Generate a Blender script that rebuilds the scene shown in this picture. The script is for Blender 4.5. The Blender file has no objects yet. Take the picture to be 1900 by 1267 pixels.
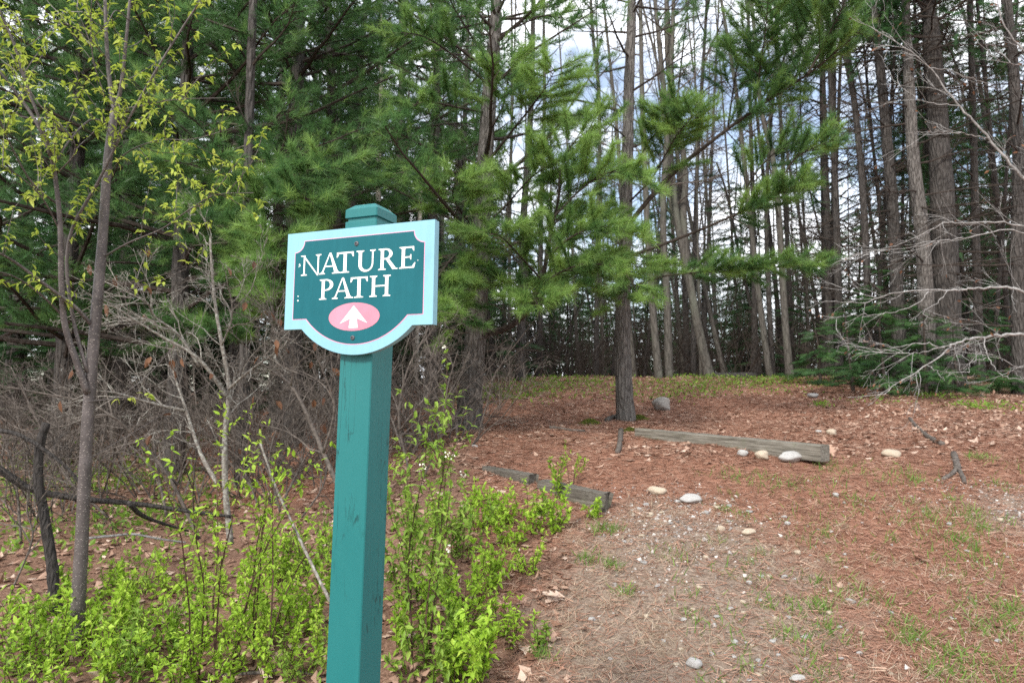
import bpy, math
import numpy as np

S = bpy.context.scene
COL = S.collection
rng = np.random.default_rng(11)
R_ = math.radians

# ------------------------------------------------------------------ camera
F = 1267.0                                   # focal length in photo pixels (24 mm on 36 mm)
PITCH = math.atan(87 / F)
CAM = np.array([0, 0, 1.5])
cd = bpy.data.cameras.new('camera')
cam = bpy.data.objects.new('camera', cd)
COL.objects.link(cam)
cd.sensor_width = 36.0
cd.lens = 36.0 * F / 1900
cd.clip_start = 0.02
cd.clip_end = 3000
cam.location = CAM
cam.rotation_euler = (math.pi / 2 + PITCH, 0, 0)
cd.dof.use_dof = True                        # focus on the sign, as in the photograph
cd.dof.focus_distance = 1.75
cd.dof.aperture_fstop = 8.0
S.camera = cam

# ------------------------------------------------------------------ sky and sun
SUN_EL, SUN_AZ = R_(40), R_(-150)            # azimuth from +Y, clockwise: behind the camera, to the left
w = bpy.data.worlds.new('World')
S.world = w
w.use_nodes = True
nt = w.node_tree
nt.nodes.clear()
N = nt.nodes.new
out = N('ShaderNodeOutputWorld')
bg = N('ShaderNodeBackground')
sky = N('ShaderNodeTexSky')
sky.sky_type = 'NISHITA'
sky.sun_disc = False
sky.sun_elevation = SUN_EL
sky.sun_rotation = SUN_AZ
sky.air_density = 1.0
sky.dust_density = 0.8
tc = N('ShaderNodeTexCoord')
mp = N('ShaderNodeMapping')
mp.inputs['Scale'].default_value = (1, 1, 2.2)
mp.inputs['Location'].default_value = (3.1, 0.7, 0.2)
cl = N('ShaderNodeTexNoise')
cl.inputs['Scale'].default_value = 2.6
cl.inputs['Detail'].default_value = 7
cl.inputs['Roughness'].default_value = 0.58
rp = N('ShaderNodeValToRGB')
rp.color_ramp.elements[0].position = 0.40
rp.color_ramp.elements[0].color = (.14, .14, .14, 1)          # a thin veil between the clouds
rp.color_ramp.elements[1].position = 0.54
cloud = N('ShaderNodeMix')
cloud.data_type = 'RGBA'
cloud.inputs[7].default_value = (9.6, 9.8, 10.2, 1)      # sunlit cloud, in the units of the sky texture
L = nt.links.new
L(tc.outputs['Generated'], mp.inputs['Vector'])
L(mp.outputs[0], cl.inputs['Vector'])
L(cl.outputs[0], rp.inputs[0])
L(rp.outputs[0], cloud.inputs[0])
L(sky.outputs[0], cloud.inputs[6])
L(cloud.outputs[2], bg.inputs[0])
bg.inputs[1].default_value = 0.125
L(bg.outputs[0], out.inputs[0])

sl = bpy.data.lights.new('sun', 'SUN')
sl.energy = 2.4
sl.angle = R_(10)
sl.color = (1.0, 0.95, 0.87)
sun = bpy.data.objects.new('sun', sl)
COL.objects.link(sun)
sun.rotation_euler = (math.pi / 2 - SUN_EL, 0, math.pi - SUN_AZ)
sun.location = (0, 0, 30)

S.view_settings.view_transform = 'Standard'
S.view_settings.look = 'None'
S.view_settings.exposure = 0.92
S.view_settings.gamma = 1.0
S.render.engine = 'CYCLES'
S.cycles.max_bounces = 5
S.cycles.diffuse_bounces = 3
S.cycles.glossy_bounces = 2
S.cycles.transmission_bounces = 3
S.cycles.use_denoising = False
S.cycles.pixel_filter_type = 'BLACKMAN_HARRIS'


# ------------------------------------------------------------------ picture <-> place
CP, SP = math.cos(PITCH), math.sin(PITCH)


def ray(px, py):
    x = (px - 950) / F
    y = (633.5 - py) / F
    return np.array([x, CP - y * SP, SP + y * CP])


def at(px, py, d):                            # the point seen at a photo pixel, d metres ahead
    r = ray(px, py)
    return CAM + r * (d / r[1])


def smooth(a, b, t):
    t = np.clip((t - a) / (b - a), 0, 1)
    return t * t * (3 - 2 * t)


_d = np.linspace(-40, 420, 9201)


def _table(xs, zs):
    t = np.interp(_d, xs, zs)
    k = np.hanning(17)
    k /= k.sum()
    return np.convolve(np.pad(t, 8, mode='edge'), k, 'valid')


_zc = _table([-40, 0, 2, 3, 4, 5, 6, 7.5, 9, 12, 14, 16, 20, 28, 60, 420],
             [0, 0, .08, .22, .45, .70, .90, 1.0, 1.08, 1.40, 1.70, 1.78, 1.70, 1.35, 0.7, -2])
_zl = _table([-40, 0, 3, 6, 10, 20, 40, 420], [0, 0, .15, .40, .60, 1.0, 1.2, 0])


def H(x, y):
    x = np.asarray(x, float)
    y = np.asarray(y, float)
    px = 950 + F * x / np.maximum(y, 2.5)
    wt = smooth(330, 930, px)
    z = np.interp(y, _d, _zc) * wt + np.interp(y, _d, _zl) * (1 - wt)
    n = (0.022 * np.sin(1.9 * x + 0.7 * y) * np.sin(1.3 * y - 0.5 * x + 1) + 0.012 * np.sin(5.1 * x + 2 * np.sin(y))
         * np.sin(4.3 * y + 1.7) + 0.006 * np.sin(13 * x + 3 * np.sin(2.3 * y)) * np.sin(11 * y + 2 * np.sin(3.1 * x)))
    return z + n * smooth(0.5, 2, y) * (1 - smooth(20, 30, y))


def hit(px, py):                              # where the ray through a photo pixel meets the ground
    r = ray(px, py)
    t = np.linspace(1.2, 60, 12000) / r[1]
    P = CAM + t[:, None] * r
    b = np.nonzero(P[:, 2] <= H(P[:, 0], P[:, 1]))[0]
    return P[b[0]] if len(b) else P[-1]


def ground(px, d):                            # ground under a photo column, d metres ahead
    x = (px - 950) / F * d / (CP + 0.0)
    return np.array([x, d, float(H(x, d))])


# ------------------------------------------------------------------ materials
def mat(name):
    m = bpy.data.materials.new(name)
    m.use_nodes = True
    m.node_tree.nodes.clear()
    return m, m.node_tree.nodes.new, m.node_tree.links.new


def noise(N, L, scale, detail=5, rough=.6, vec=None, dim=None):
    n = N('ShaderNodeTexNoise')
    n.inputs['Scale'].default_value = scale
    n.inputs['Detail'].default_value = detail
    n.inputs['Roughness'].default_value = rough
    if vec is not None:
        L(vec, n.inputs['Vector'])
    return n.outputs[0]


def ramp(N, L, fac, stops):
    r = N('ShaderNodeValToRGB')
    e = r.color_ramp.elements
    while len(e) < len(stops):
        e.new(.5)
    for k, (p, c) in enumerate(stops):
        e[k].position = p
        e[k].color = (*c, 1) if len(c) == 3 else c
    L(fac, r.inputs[0])
    return r.outputs[0]


def mixc(N, L, fac, a, b, mode='MIX'):
    m = N('ShaderNodeMix')
    m.data_type = 'RGBA'
    m.blend_type = mode
    for s, v in ((0, fac), (6, a), (7, b)):
        if isinstance(v, (int, float)):
            m.inputs[s].default_value = v
        elif isinstance(v, tuple):
            m.inputs[s].default_value = (*v, 1)
        else:
            L(v, m.inputs[s])
    return m.outputs[2]


def coords(N, L, scale=(1, 1, 1), kind='Object'):
    t = N('ShaderNodeTexCoord')
    m = N('ShaderNodeMapping')
    m.inputs['Scale'].default_value = scale
    L(t.outputs[kind], m.inputs['Vector'])
    return m.outputs[0]


def finish(m, N, L, col, rough=.85, bump=None, dist=.01, strength=.6, spec=.3):
    b = N('ShaderNodeBsdfPrincipled')
    o = N('ShaderNodeOutputMaterial')
    if isinstance(col, tuple):
        b.inputs['Base Color'].default_value = (*col, 1)
    else:
        L(col, b.inputs['Base Color'])
    if isinstance(rough, float):
        b.inputs['Roughness'].default_value = rough
    else:
        L(rough, b.inputs['Roughness'])
    b.inputs['Specular IOR Level'].default_value = spec
    if bump is not None:
        u = N('ShaderNodeBump')
        u.inputs['Distance'].default_value = dist
        u.inputs['Strength'].default_value = strength
        L(bump, u.inputs['Height'])
        L(u.outputs[0], b.inputs['Normal'])
    L(b.outputs[0], o.inputs[0])
    return m


def leaf_mat(name, c1, c2, trans=.4, rough=.5, c3=None, spec=.25):
    m, N, L = mat(name)
    a = N('ShaderNodeAttribute')
    a.attribute_name = 'tint'
    st = [(0.0, c1), (1.0, c2)] if c3 is None else [(0.0, c1), (.6, c2), (1.0, c3)]
    col = ramp(N, L, a.outputs['Fac'], st)
    b = N('ShaderNodeBsdfPrincipled')
    L(col, b.inputs['Base Color'])
    b.inputs['Roughness'].default_value = rough
    b.inputs['Specular IOR Level'].default_value = spec
    o = N('ShaderNodeOutputMaterial')
    if trans:
        t = N('ShaderNodeBsdfTranslucent')
        L(col, t.inputs[0])
        x = N('ShaderNodeMixShader')
        x.inputs[0].default_value = trans
        L(b.outputs[0], x.inputs[1])
        L(t.outputs[0], x.inputs[2])
        L(x.outputs[0], o.inputs[0])
    else:
        L(b.outputs[0], o.inputs[0])
    return m


def bark_mat(name, c1, c2, c3, su=26, sz=5, dist=.02, lichen=None):
    m, N, L = mat(name)
    v = coords(N, L, (su, su, sz))
    vo = N('ShaderNodeTexVoronoi')
    vo.feature = 'DISTANCE_TO_EDGE'
    vo.inputs['Scale'].default_value = 1.0
    warp = noise(N, L, .9, 3, .6, v)
    wv = N('ShaderNodeVectorMath')
    wv.operation = 'ADD'
    L(v, wv.inputs[0])
    L(warp, wv.inputs[1])
    L(wv.outputs[0], vo.inputs['Vector'])
    fine = noise(N, L, 2.4, 6, .7, v)
    crack = ramp(N, L, vo.outputs['Distance'], [(0.0, (0, 0, 0)), (.22, (1, 1, 1))])
    big = noise(N, L, 2.0, 4, .6, coords(N, L, (1, 1, .5)))
    col = mixc(N, L, crack, c1, c2)
    col = mixc(N, L, ramp(N, L, fine, [(.35, (0, 0, 0)), (.7, (1, 1, 1))]), col, c3)
    if lichen:
        col = mixc(N, L, ramp(N, L, big, [(.5, (0, 0, 0)), (.66, (1, 1, 1))]), col, lichen)
    h = mixc(N, L, .35, crack, fine)
    return finish(m, N, L, col, .9, h, dist, .9, .15)


def twig_mat(name, c1, c2, scale=40, c3=None):
    m, N, L = mat(name)
    v = coords(N, L)
    n = noise(N, L, scale, 4, .7, v)
    st = [(.35, c1), (.65, c2)] if c3 is None else [(.3, c1), (.52, c2), (.62, c3)]
    return finish(m, N, L, ramp(N, L, n, st), .85, n, .003, .6, .2)


def plain_mat(name, col, rough=.5, var=.12, scale=30, spec=.4, bumpd=.0006):
    m, N, L = mat(name)
    v = coords(N, L)
    n = noise(N, L, scale, 5, .6, v)
    c2 = tuple(c * (1 - var) for c in col)
    c1 = tuple(min(1, c * (1 + var * .5)) for c in col)
    return finish(m, N, L, ramp(N, L, n, [(.3, c2), (.7, c1)]), rough, n, bumpd, .5, spec)


def sat(m):
    return m


M = {}
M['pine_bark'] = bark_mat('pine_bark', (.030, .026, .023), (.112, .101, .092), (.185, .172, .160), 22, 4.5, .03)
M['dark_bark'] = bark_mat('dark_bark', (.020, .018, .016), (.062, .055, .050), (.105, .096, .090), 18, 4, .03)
M['grey_bark'] = bark_mat('grey_bark', (.03, .027, .023), (.082, .074, .064), (.14, .13, .115), 14, 3, .012, (.12, .125, .10))
M['pale_bark'] = bark_mat('pale_bark', (.09, .075, .06), (.42, .38, .33), (.6, .56, .5), 6, 16, .006)
M['branch'] = twig_mat('branch', (.022, .017, .014), (.07, .056, .047), 25)
M['dead_twig'] = twig_mat('dead_twig', (.05, .041, .035), (.165, .142, .123), 30)
M['lichen_twig'] = twig_mat('lichen_twig', (.09, .075, .064), (.20, .18, .158), 55, (.33, .335, .30))
M['beech_twig'] = twig_mat('beech_twig', (.13, .122, .115), (.34, .33, .32), 24)
M['black_bark'] = bark_mat('black_bark', (.012, .011, .010), (.035, .031, .029), (.07, .064, .06), 40, 9, .01)
M['red_stem'] = twig_mat('red_stem', (.035, .018, .014), (.10, .055, .042), 60)


def cherry_bark():
    m, N, L = mat('cherry_bark')
    v = coords(N, L)
    n1 = noise(N, L, 9, 4, .6, v)
    base = ramp(N, L, n1, [(.3, (.042, .034, .031)), (.6, (.088, .074, .070)), (.8, (.15, .135, .13))])
    vo = N('ShaderNodeTexVoronoi')
    vo.inputs['Scale'].default_value = 1
    L(coords(N, L, (70, 70, 120)), vo.inputs['Vector'])
    spots = ramp(N, L, vo.outputs['Distance'], [(.16, (1, 1, 1)), (.26, (0, 0, 0))])
    col = mixc(N, L, spots, base, (.30, .26, .23))
    return finish(m, N, L, col, .55, spots, .002, .5, .4)


M['cherry_bark'] = cherry_bark()
M['needle'] = leaf_mat('pine_needle', (.038, .095, .036), (.096, .205, .064), .52, .42, (.27, .42, .11), .35)
M['needle_far'] = leaf_mat('far_pine_needle', (.034, .080, .036), (.078, .165, .058), .38, .5, (.13, .23, .075), .3)
M['hemlock'] = leaf_mat('hemlock_needle', (.014, .044, .016), (.036, .095, .028), .3, .5, (.07, .16, .04))
M['hemlock_young'] = leaf_mat('young_hemlock_needle', (.02, .06, .022), (.055, .13, .04), .35, .5, (.10, .20, .055))
M['young_leaf'] = leaf_mat('young_leaf', (.26, .35, .04), (.42, .52, .085), .5, .45, (.56, .62, .13))
M['shrub_leaf'] = leaf_mat('shrub_leaf', (.16, .28, .025), (.34, .53, .052), .46, .45, (.50, .66, .10))
M['dull_leaf'] = leaf_mat('dull_leaf', (.11, .21, .03), (.24, .38, .055), .45, .45, (.34, .45, .085))
M['bud_leaf'] = leaf_mat('bud_leaf', (.12, .15, .03), (.24, .27, .06), .4, .5)
M['dead_leaf'] = leaf_mat('dead_leaf', (.17, .085, .055), (.40, .26, .19), .15, .7, (.60, .47, .38))
M['hanging_leaf'] = leaf_mat('hanging_leaf', (.11, .05, .028), (.22, .11, .06), .3, .7)
M['straw'] = leaf_mat('pine_straw', (.17, .084, .054), (.355, .195, .135), .1, .6, (.50, .35, .26))
M['dry_grass'] = leaf_mat('dry_grass', (.28, .20, .13), (.46, .37, .27), .2, .6, (.55, .47, .37))
M['grass'] = leaf_mat('grass_blade', (.075, .15, .03), (.16, .28, .05), .4, .5, (.25, .36, .09))
M['flower'] = plain_mat('flower', (.8, .8, .68), .6, .1)


def ground_mat():
    m, N, L = mat('forest_floor')
    v = coords(N, L)
    a = N('ShaderNodeAttribute')
    a.attribute_name = 'dirt'
    b2 = N('ShaderNodeAttribute')
    b2.attribute_name = 'straw'
    fine = noise(N, L, 55, 8, .75, v)
    med = noise(N, L, 7, 6, .65, v)
    streak = noise(N, L, 1, 5, .7, coords(N, L, (160, 34, 60)))
    streak2 = noise(N, L, 1, 5, .7, coords(N, L, (40, 170, 60)))
    st = mixc(N, L, ramp(N, L, med, [(.42, (0, 0, 0)), (.58, (1, 1, 1))]), streak, streak2)
    needles = ramp(N, L, st, [(.30, (.11, .052, .034)), (.5, (.275, .135, .09)), (.70, (.44, .26, .18))])
    dirt = ramp(N, L, fine, [(.3, (.10, .072, .055)), (.5, (.25, .19, .147)), (.72, (.42, .34, .275))])
    litter = ramp(N, L, fine, [(.32, (.075, .045, .032)), (.5, (.20, .115, .08)), (.7, (.37, .24, .175))])
    jit = N('ShaderNodeMath')
    jit.operation = 'MULTIPLY_ADD'
    jit.inputs[1].default_value = .9
    L(med, jit.inputs[0])
    L(a.outputs['Fac'], jit.inputs[2])
    jd = ramp(N, L, jit.outputs[0], [(.72, (0, 0, 0)), (1.0, (1, 1, 1))])
    jit2 = N('ShaderNodeMath')
    jit2.operation = 'MULTIPLY_ADD'
    jit2.inputs[1].default_value = .9
    L(med, jit2.inputs[0])
    L(b2.outputs['Fac'], jit2.inputs[2])
    js = ramp(N, L, jit2.outputs[0], [(.72, (0, 0, 0)), (1.0, (1, 1, 1))])
    col = mixc(N, L, js, litter, needles)
    col = mixc(N, L, jd, col, dirt)
    return finish(m, N, L, col, .95, fine, .02, .8, .1)


M['ground'] = ground_mat()


def wood_mat(name, c1, c2, c3):
    m, N, L = mat(name)
    v = coords(N, L, (2.2, 40, 40))
    n = noise(N, L, 1.6, 6, .65, v)
    kn = noise(N, L, 6, 3, .6, coords(N, L, (1, 2, 2)))
    col = ramp(N, L, n, [(.3, c1), (.5, c2), (.68, c3)])
    col = mixc(N, L, ramp(N, L, kn, [(.55, (0, 0, 0)), (.75, (.55, .55, .55))]), col, (.10, .115, .06))
    return finish(m, N, L, col, .85, n, .006, .9, .2)


M['old_timber'] = wood_mat('rotting_timber', (.035, .03, .024), (.10, .09, .075), (.19, .175, .15))
M['timber'] = wood_mat('weathered_timber', (.06, .054, .043), (.155, .142, .118), (.255, .238, .205))


def stone_mat(name, c1, c2, c3):
    m, N, L = mat(name)
    v = coords(N, L)
    n = noise(N, L, 14, 8, .7, v)
    d = noise(N, L, 3.0, 6, .7, v)
    col = mixc(N, L, ramp(N, L, d, [(.58, (0, 0, 0)), (.76, (.45, .45, .45))]), ramp(N, L, n, [(.3, c1), (.5, c2), (.7, c3)]), (.15, .10, .07))
    return finish(m, N, L, col, .85, n, .007, .7, .2)


M['stone_tan'] = stone_mat('tan_stone', (.26, .205, .15), (.43, .36, .275), (.54, .475, .385))
M['stone_grey'] = stone_mat('grey_stone', (.17, .165, .16), (.31, .30, .29), (.44, .43, .41))
M['stone_white'] = stone_mat('white_stone', (.22, .22, .215), (.37, .36, .345), (.49, .48, .46))
M['boulder'] = stone_mat('boulder_stone', (.13, .12, .11), (.30, .275, .25), (.44, .41, .38))
M['moss'] = leaf_mat('moss', (.05, .075, .012), (.11, .14, .022), .2, .8, (.17, .17, .035))


def paint_mat(name, col, worn):
    m, N, L = mat(name)
    v = coords(N, L, (1, 1, .35))
    n = noise(N, L, 12, 5, .6, v)
    g = noise(N, L, 1, 5, .7, coords(N, L, (220, 220, 9)))
    c = mixc(N, L, ramp(N, L, n, [(.35, (0, 0, 0)), (.75, (.5, .5, .5))]), col, worn)
    p = noise(N, L, 60, 4, .7, coords(N, L))
    h = mixc(N, L, .3, g, p)
    pk = noise(N, L, 38, 2, .5, coords(N, L, (1, 1, .5)))
    c = mixc(N, L, ramp(N, L, pk, [(.735, (0, 0, 0)), (.75, (.7, .7, .7))]), c, tuple(x * .45 for x in col))
    cv = N('ShaderNodeTexVoronoi')                       # hairline cracks along the grain
    cv.feature = 'DISTANCE_TO_EDGE'
    cv.inputs['Scale'].default_value = 1.0
    wob = N('ShaderNodeVectorMath')
    wob.operation = 'ADD'
    cvec = coords(N, L, (55, 55, 4.5))
    L(cvec, wob.inputs[0])
    L(noise(N, L, 1.4, 4, .7, cvec), wob.inputs[1])
    L(wob.outputs[0], cv.inputs['Vector'])
    ck = ramp(N, L, cv.outputs['Distance'], [(.010, (1, 1, 1)), (.022, (0, 0, 0))])
    ms = ramp(N, L, noise(N, L, 5, 3, .6, coords(N, L, (1, 1, .6))), [(.56, (0, 0, 0)), (.62, (.85, .85, .85))])
    ckm = mixc(N, L, 1.0, ck, ms, 'MULTIPLY')
    c = mixc(N, L, ckm, c, tuple(x * .3 for x in col))
    return finish(m, N, L, c, .46, h, .0011, .7, .35)


def weathered(name, col, streak=.3, rough=.42):
    m, N, L = mat(name)
    g = noise(N, L, 1, 5, .65, coords(N, L, (60, 60, 7)))
    n = noise(N, L, 9, 6, .65, coords(N, L))
    f = noise(N, L, 130, 4, .7, coords(N, L))
    c = mixc(N, L, ramp(N, L, g, [(.42, (0, 0, 0)), (.78, (streak, streak, streak))]), col, tuple(min(1, q * 1.3 + .004) for q in col))
    c = mixc(N, L, ramp(N, L, n, [(.50, (0, 0, 0)), (.80, (streak, streak, streak))]), c, tuple(q * .62 for q in col))
    c = mixc(N, L, ramp(N, L, f, [(.70, (0, 0, 0)), (.74, (.35, .35, .35))]), c, tuple(min(1, q * .6 + .015) for q in col))
    h = mixc(N, L, .5, g, f)
    return finish(m, N, L, c, ramp(N, L, n, [(.3, (rough, rough, rough)), (.7, (rough + .2, rough + .2, rough + .2))]), h, .0005, .5, .16)


M['post_paint'] = paint_mat('green_paint', (.009, .130, .131), (.019, .160, .157))
M['edge_paint'] = weathered('pale_blue_paint', (.215, .425, .505), .30)
M['panel_paint'] = weathered('teal_panel', (.0065, .100, .121), .4, .42)
M['pink_line'] = plain_mat('pink_line', (.70, .33, .46), .4, .05)
M['pink'] = plain_mat('pink_oval', (.64, .225, .295), .5, .2, 9, .2)
M['white'] = plain_mat('white_paint', (.86, .85, .80), .4, .04, 20)
M['screw'] = plain_mat('screw_metal', (.07, .068, .075), .45, .2, 200, .5)
M['dark_hole'] = plain_mat('screw_socket', (.01, .01, .01), .8, .2)


# ------------------------------------------------------------------ mesh helpers
def tag(o, label=None, cat=None, group=None, kind=None):
    if label:
        o['label'] = label
    if cat:
        o['category'] = cat
    if group:
        o['group'] = group
    if kind:
        o['kind'] = kind
    return o


def empty(name, loc=(0, 0, 0)):
    o = bpy.data.objects.new(name, None)
    COL.objects.link(o)
    o.location = [float(v) for v in loc]
    o.empty_display_size = .1
    return o


class MB:
    """collects vertices, triangles and a tint for each vertex, then becomes one mesh"""

    def __init__(s):
        s.v, s.f, s.t, s.n, s.q = [], [], [], 0, {}

    def add(s, V, Fc, tint=.5):
        V = np.asarray(V, np.float32).reshape(-1, 3)
        Fc = np.asarray(Fc, np.int32).reshape(-1, 3)
        s.v.append(V)
        s.f.append(Fc + s.n)
        t = np.empty(len(V), np.float32)
        t[:] = tint
        s.t.append(t)
        s.n += len(V)

    def twig(s, P, ra, rb):
        s.q.setdefault(len(P), []).append((P, ra, rb))

    def flush(s):
        for n, lst in s.q.items():
            P = np.array([t[0] for t in lst], float)
            m = len(P)
            ra = np.array([t[1] for t in lst])
            rb = np.array([t[2] for t in lst])
            r = ra[:, None] + (rb - ra)[:, None] * np.linspace(0, 1, n)
            T = np.gradient(P, axis=1)
            T /= np.linalg.norm(T, axis=2)[..., None] + 1e-12
            U = np.cross(T, [.31, .22, .92])
            U /= np.linalg.norm(U, axis=2)[..., None] + 1e-12
            W = np.cross(T, U)
            an = np.arange(3) * 2 * np.pi / 3
            V = P[:, :, None] + r[:, :, None, None] * (np.cos(an)[:, None] * U[:, :, None] + np.sin(an)[:, None] * W[:, :, None])
            i = np.arange(n - 1)[:, None] * 3
            j = np.arange(3)
            k = (j + 1) % 3
            Fc = np.concatenate([np.stack([i + j, i + k, i + 3 + k], -1).reshape(-1, 3), np.stack([i + j, i + 3 + k, i + 3 + j], -1).reshape(-1, 3)])
            FF = Fc[None] + (np.arange(m) * n * 3)[:, None, None]
            s.add(V.reshape(-1, 3), FF.reshape(-1, 3))
        s.q = {}

    def tube(s, P, r, sides=6, tint=.5, cap=True, rough=0):
        P = np.asarray(P, float)
        n = len(P)
        r = np.broadcast_to(np.asarray(r, float), (n,))
        T = np.gradient(P, axis=0)
        T /= np.linalg.norm(T, axis=1)[:, None] + 1e-12
        ref = np.array([0, 0, 1.0]) if abs(T[:, 2]).mean() < .8 else np.array([1.0, 0, 0])
        U = np.cross(T, ref)
        U /= np.linalg.norm(U, axis=1)[:, None] + 1e-12
        W = np.cross(T, U)
        a = np.linspace(0, 2 * np.pi, sides, endpoint=False)
        rr = r[:, None] * np.ones(sides)
        if rough:
            rr = rr * (1 + rough * rng.standard_normal((n, sides)))
        V = P[:, None] + rr[..., None] * (np.cos(a)[None, :, None] * U[:, None] + np.sin(a)[None, :, None] * W[:, None])
        i = np.arange(n - 1)[:, None] * sides
        j = np.arange(sides)
        k = (j + 1) % sides
        A, B, Cc, D = i + j, i + k, i + sides + k, i + sides + j
        Fc = np.concatenate([np.stack([A, B, Cc], -1).reshape(-1, 3), np.stack([A, Cc, D], -1).reshape(-1, 3)])
        V = V.reshape(-1, 3)
        if cap:
            V = np.concatenate([V, P[:1], P[-1:]])
            c0, c1 = n * sides, n * sides + 1
            e = (n - 1) * sides
            Fc = np.concatenate([Fc, np.stack([np.full(sides, c0), k, j], -1), np.stack([np.full(sides, c1), e + j, e + k], -1)])
        s.add(V, Fc, tint)

    def stamp(s, tpl, pos, ax, scale, tint, up=None):
        """tpl: list of (V, F) variants in a frame with z along the axis; one copy at each pos"""
        pos = np.asarray(pos, float)
        m = len(pos)
        if m == 0:
            return
        ax = np.asarray(ax, float)
        ax = ax / (np.linalg.norm(ax, axis=1)[:, None] + 1e-9)
        if up is None:
            q = rng.standard_normal((m, 3))
        else:
            q = np.asarray(up, float)
        U = np.cross(q, ax)
        U /= np.linalg.norm(U, axis=1)[:, None] + 1e-9
        W = np.cross(ax, U)
        scale = np.broadcast_to(np.asarray(scale, float), (m,))
        tint = np.broadcast_to(np.asarray(tint, float), (m,))
        which = rng.integers(0, len(tpl), m)
        for k, (V, Fc) in enumerate(tpl):
            b = which == k
            c = int(b.sum())
            if not c:
                continue
            G = (V[None, :, 0, None] * U[b][:, None] + V[None, :, 1, None] * W[b][:, None] + V[None, :, 2, None] * ax[b][:, None])
            G = pos[b][:, None] + G * scale[b][:, None, None]
            FF = Fc[None] + (np.arange(c) * len(V))[:, None, None]
            s.add(G.reshape(-1, 3), FF.reshape(-1, 3), np.repeat(tint[b], len(V)))

    def mesh(s, name, smoothed=False):
        s.flush()
        V = np.concatenate(s.v).astype(np.float32)
        Fc = np.concatenate(s.f).astype(np.int32)
        me = bpy.data.meshes.new(name)
        me.vertices.add(len(V))
        me.vertices.foreach_set('co', V.ravel())
        me.loops.add(Fc.size)
        me.loops.foreach_set('vertex_index', Fc.ravel())
        me.polygons.add(len(Fc))
        me.polygons.foreach_set('loop_start', np.arange(0, Fc.size, 3, dtype=np.int32))
        me.polygons.foreach_set('loop_total', np.full(len(Fc), 3, np.int32))
        me.polygons.foreach_set('use_smooth', np.full(len(Fc), smoothed, bool))
        at_ = me.attributes.new('tint', 'FLOAT', 'POINT')
        at_.data.foreach_set('value', np.concatenate(s.t).astype(np.float32))
        me.update(calc_edges=True)
        return me

    def build(s, name, material, parent=None, smoothed=False):
        """vertices are in place coordinates; the parent's location is taken off"""
        if parent is not None:
            s.flush()
            off = np.array(parent.location, np.float32)
            s.v = [v - off for v in s.v]
        me = s.mesh(name, smoothed)
        me.materials.append(material)
        o = bpy.data.objects.new(name, me)
        COL.objects.link(o)
        o.parent = parent
        return o


def unit(v):
    v = np.asarray(v, float)
    return v / (np.linalg.norm(v) + 1e-12)


def spline(pts, n):
    """Catmull-Rom through pts"""
    P = np.asarray(pts, float)
    if len(P) == 2:
        return P[0] + (P[1] - P[0]) * np.linspace(0, 1, n)[:, None]
    Q = np.concatenate([2 * P[:1] - P[1:2], P, 2 * P[-1:] - P[-2:-1]])
    t = np.linspace(0, len(P) - 1 - 1e-9, n)
    i = t.astype(int)
    u = (t - i)[:, None]
    a, b, c, d = Q[i], Q[i + 1], Q[i + 2], Q[i + 3]
    return .5 * ((2 * b) + (c - a) * u + (2 * a - 5 * b + 4 * c - d) * u ** 2 + (3 * b - a - 3 * c + d) * u ** 3)


def wander(p, d, length, n, wig=.15, trop=0.0):
    """a wavering path: trop > 0 turns up, < 0 droops"""
    p = np.asarray(p, float)
    d = unit(d)
    st = length / (n - 1)
    P = [p]
    for _ in range(n - 1):
        d = unit(d + wig * rng.standard_normal(3) + np.array([0, 0, trop]))
        p = p + d * st
        P.append(p)
    return np.array(P)


def rpt(P, u):
    """point and direction at fraction u along a path"""
    x = u * (len(P) - 1)
    i = min(int(x), len(P) - 2)
    return P[i] + (P[i + 1] - P[i]) * (x - i), unit(P[i + 1] - P[i])


# ------------------------------------------------------------------ templates
def tuft(n, length, width, spread=(18, 62), axis=.05):
    V, Fc = [], []
    for k in range(n):
        az = rng.uniform(0, 2 * np.pi)
        el = R_(rng.uniform(*spread))
        d = np.array([math.sin(el) * math.cos(az), math.sin(el) * math.sin(az), math.cos(el)])
        b = np.array([0, 0, rng.uniform(-axis, axis * .4)])
        q = unit(np.cross(d, rng.standard_normal(3)))
        l = length * rng.uniform(.75, 1.1)
        tip = b + d * l - np.array([0, 0, 0])
        V += [b - q * width / 2, b + q * width / 2, tip]
        Fc.append((3 * k, 3 * k + 1, 3 * k + 2))
    return np.array(V), np.array(Fc)


TUFT = [tuft(26, .12, .0050) for _ in range(8)]
TUFT_MID = [tuft(19, .135, .0072) for _ in range(8)]
TUFT_FAR = [tuft(10, .20, .019) for _ in range(5)]


def spray(n=22, length=.22, wid=.05, nw=.008):
    """flat hemlock twig: short needles in two rows"""
    V, Fc = [], []
    for k in range(n):
        z = length * k / n
        side = 1 if k % 2 else -1
        l = wid * (1 - .6 * k / n) * rng.uniform(.7, 1.2)
        b = np.array([0, 0, z])
        tip = b + np.array([side * l, rng.uniform(-.012, .006), l * .55])
        V += [b - [0, 0, nw], b + [0, 0, nw], tip]
        Fc.append((3 * k, 3 * k + 1, 3 * k + 2))
    return np.array(V), np.array(Fc)


SPRAY = [spray() for _ in range(4)]


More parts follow.
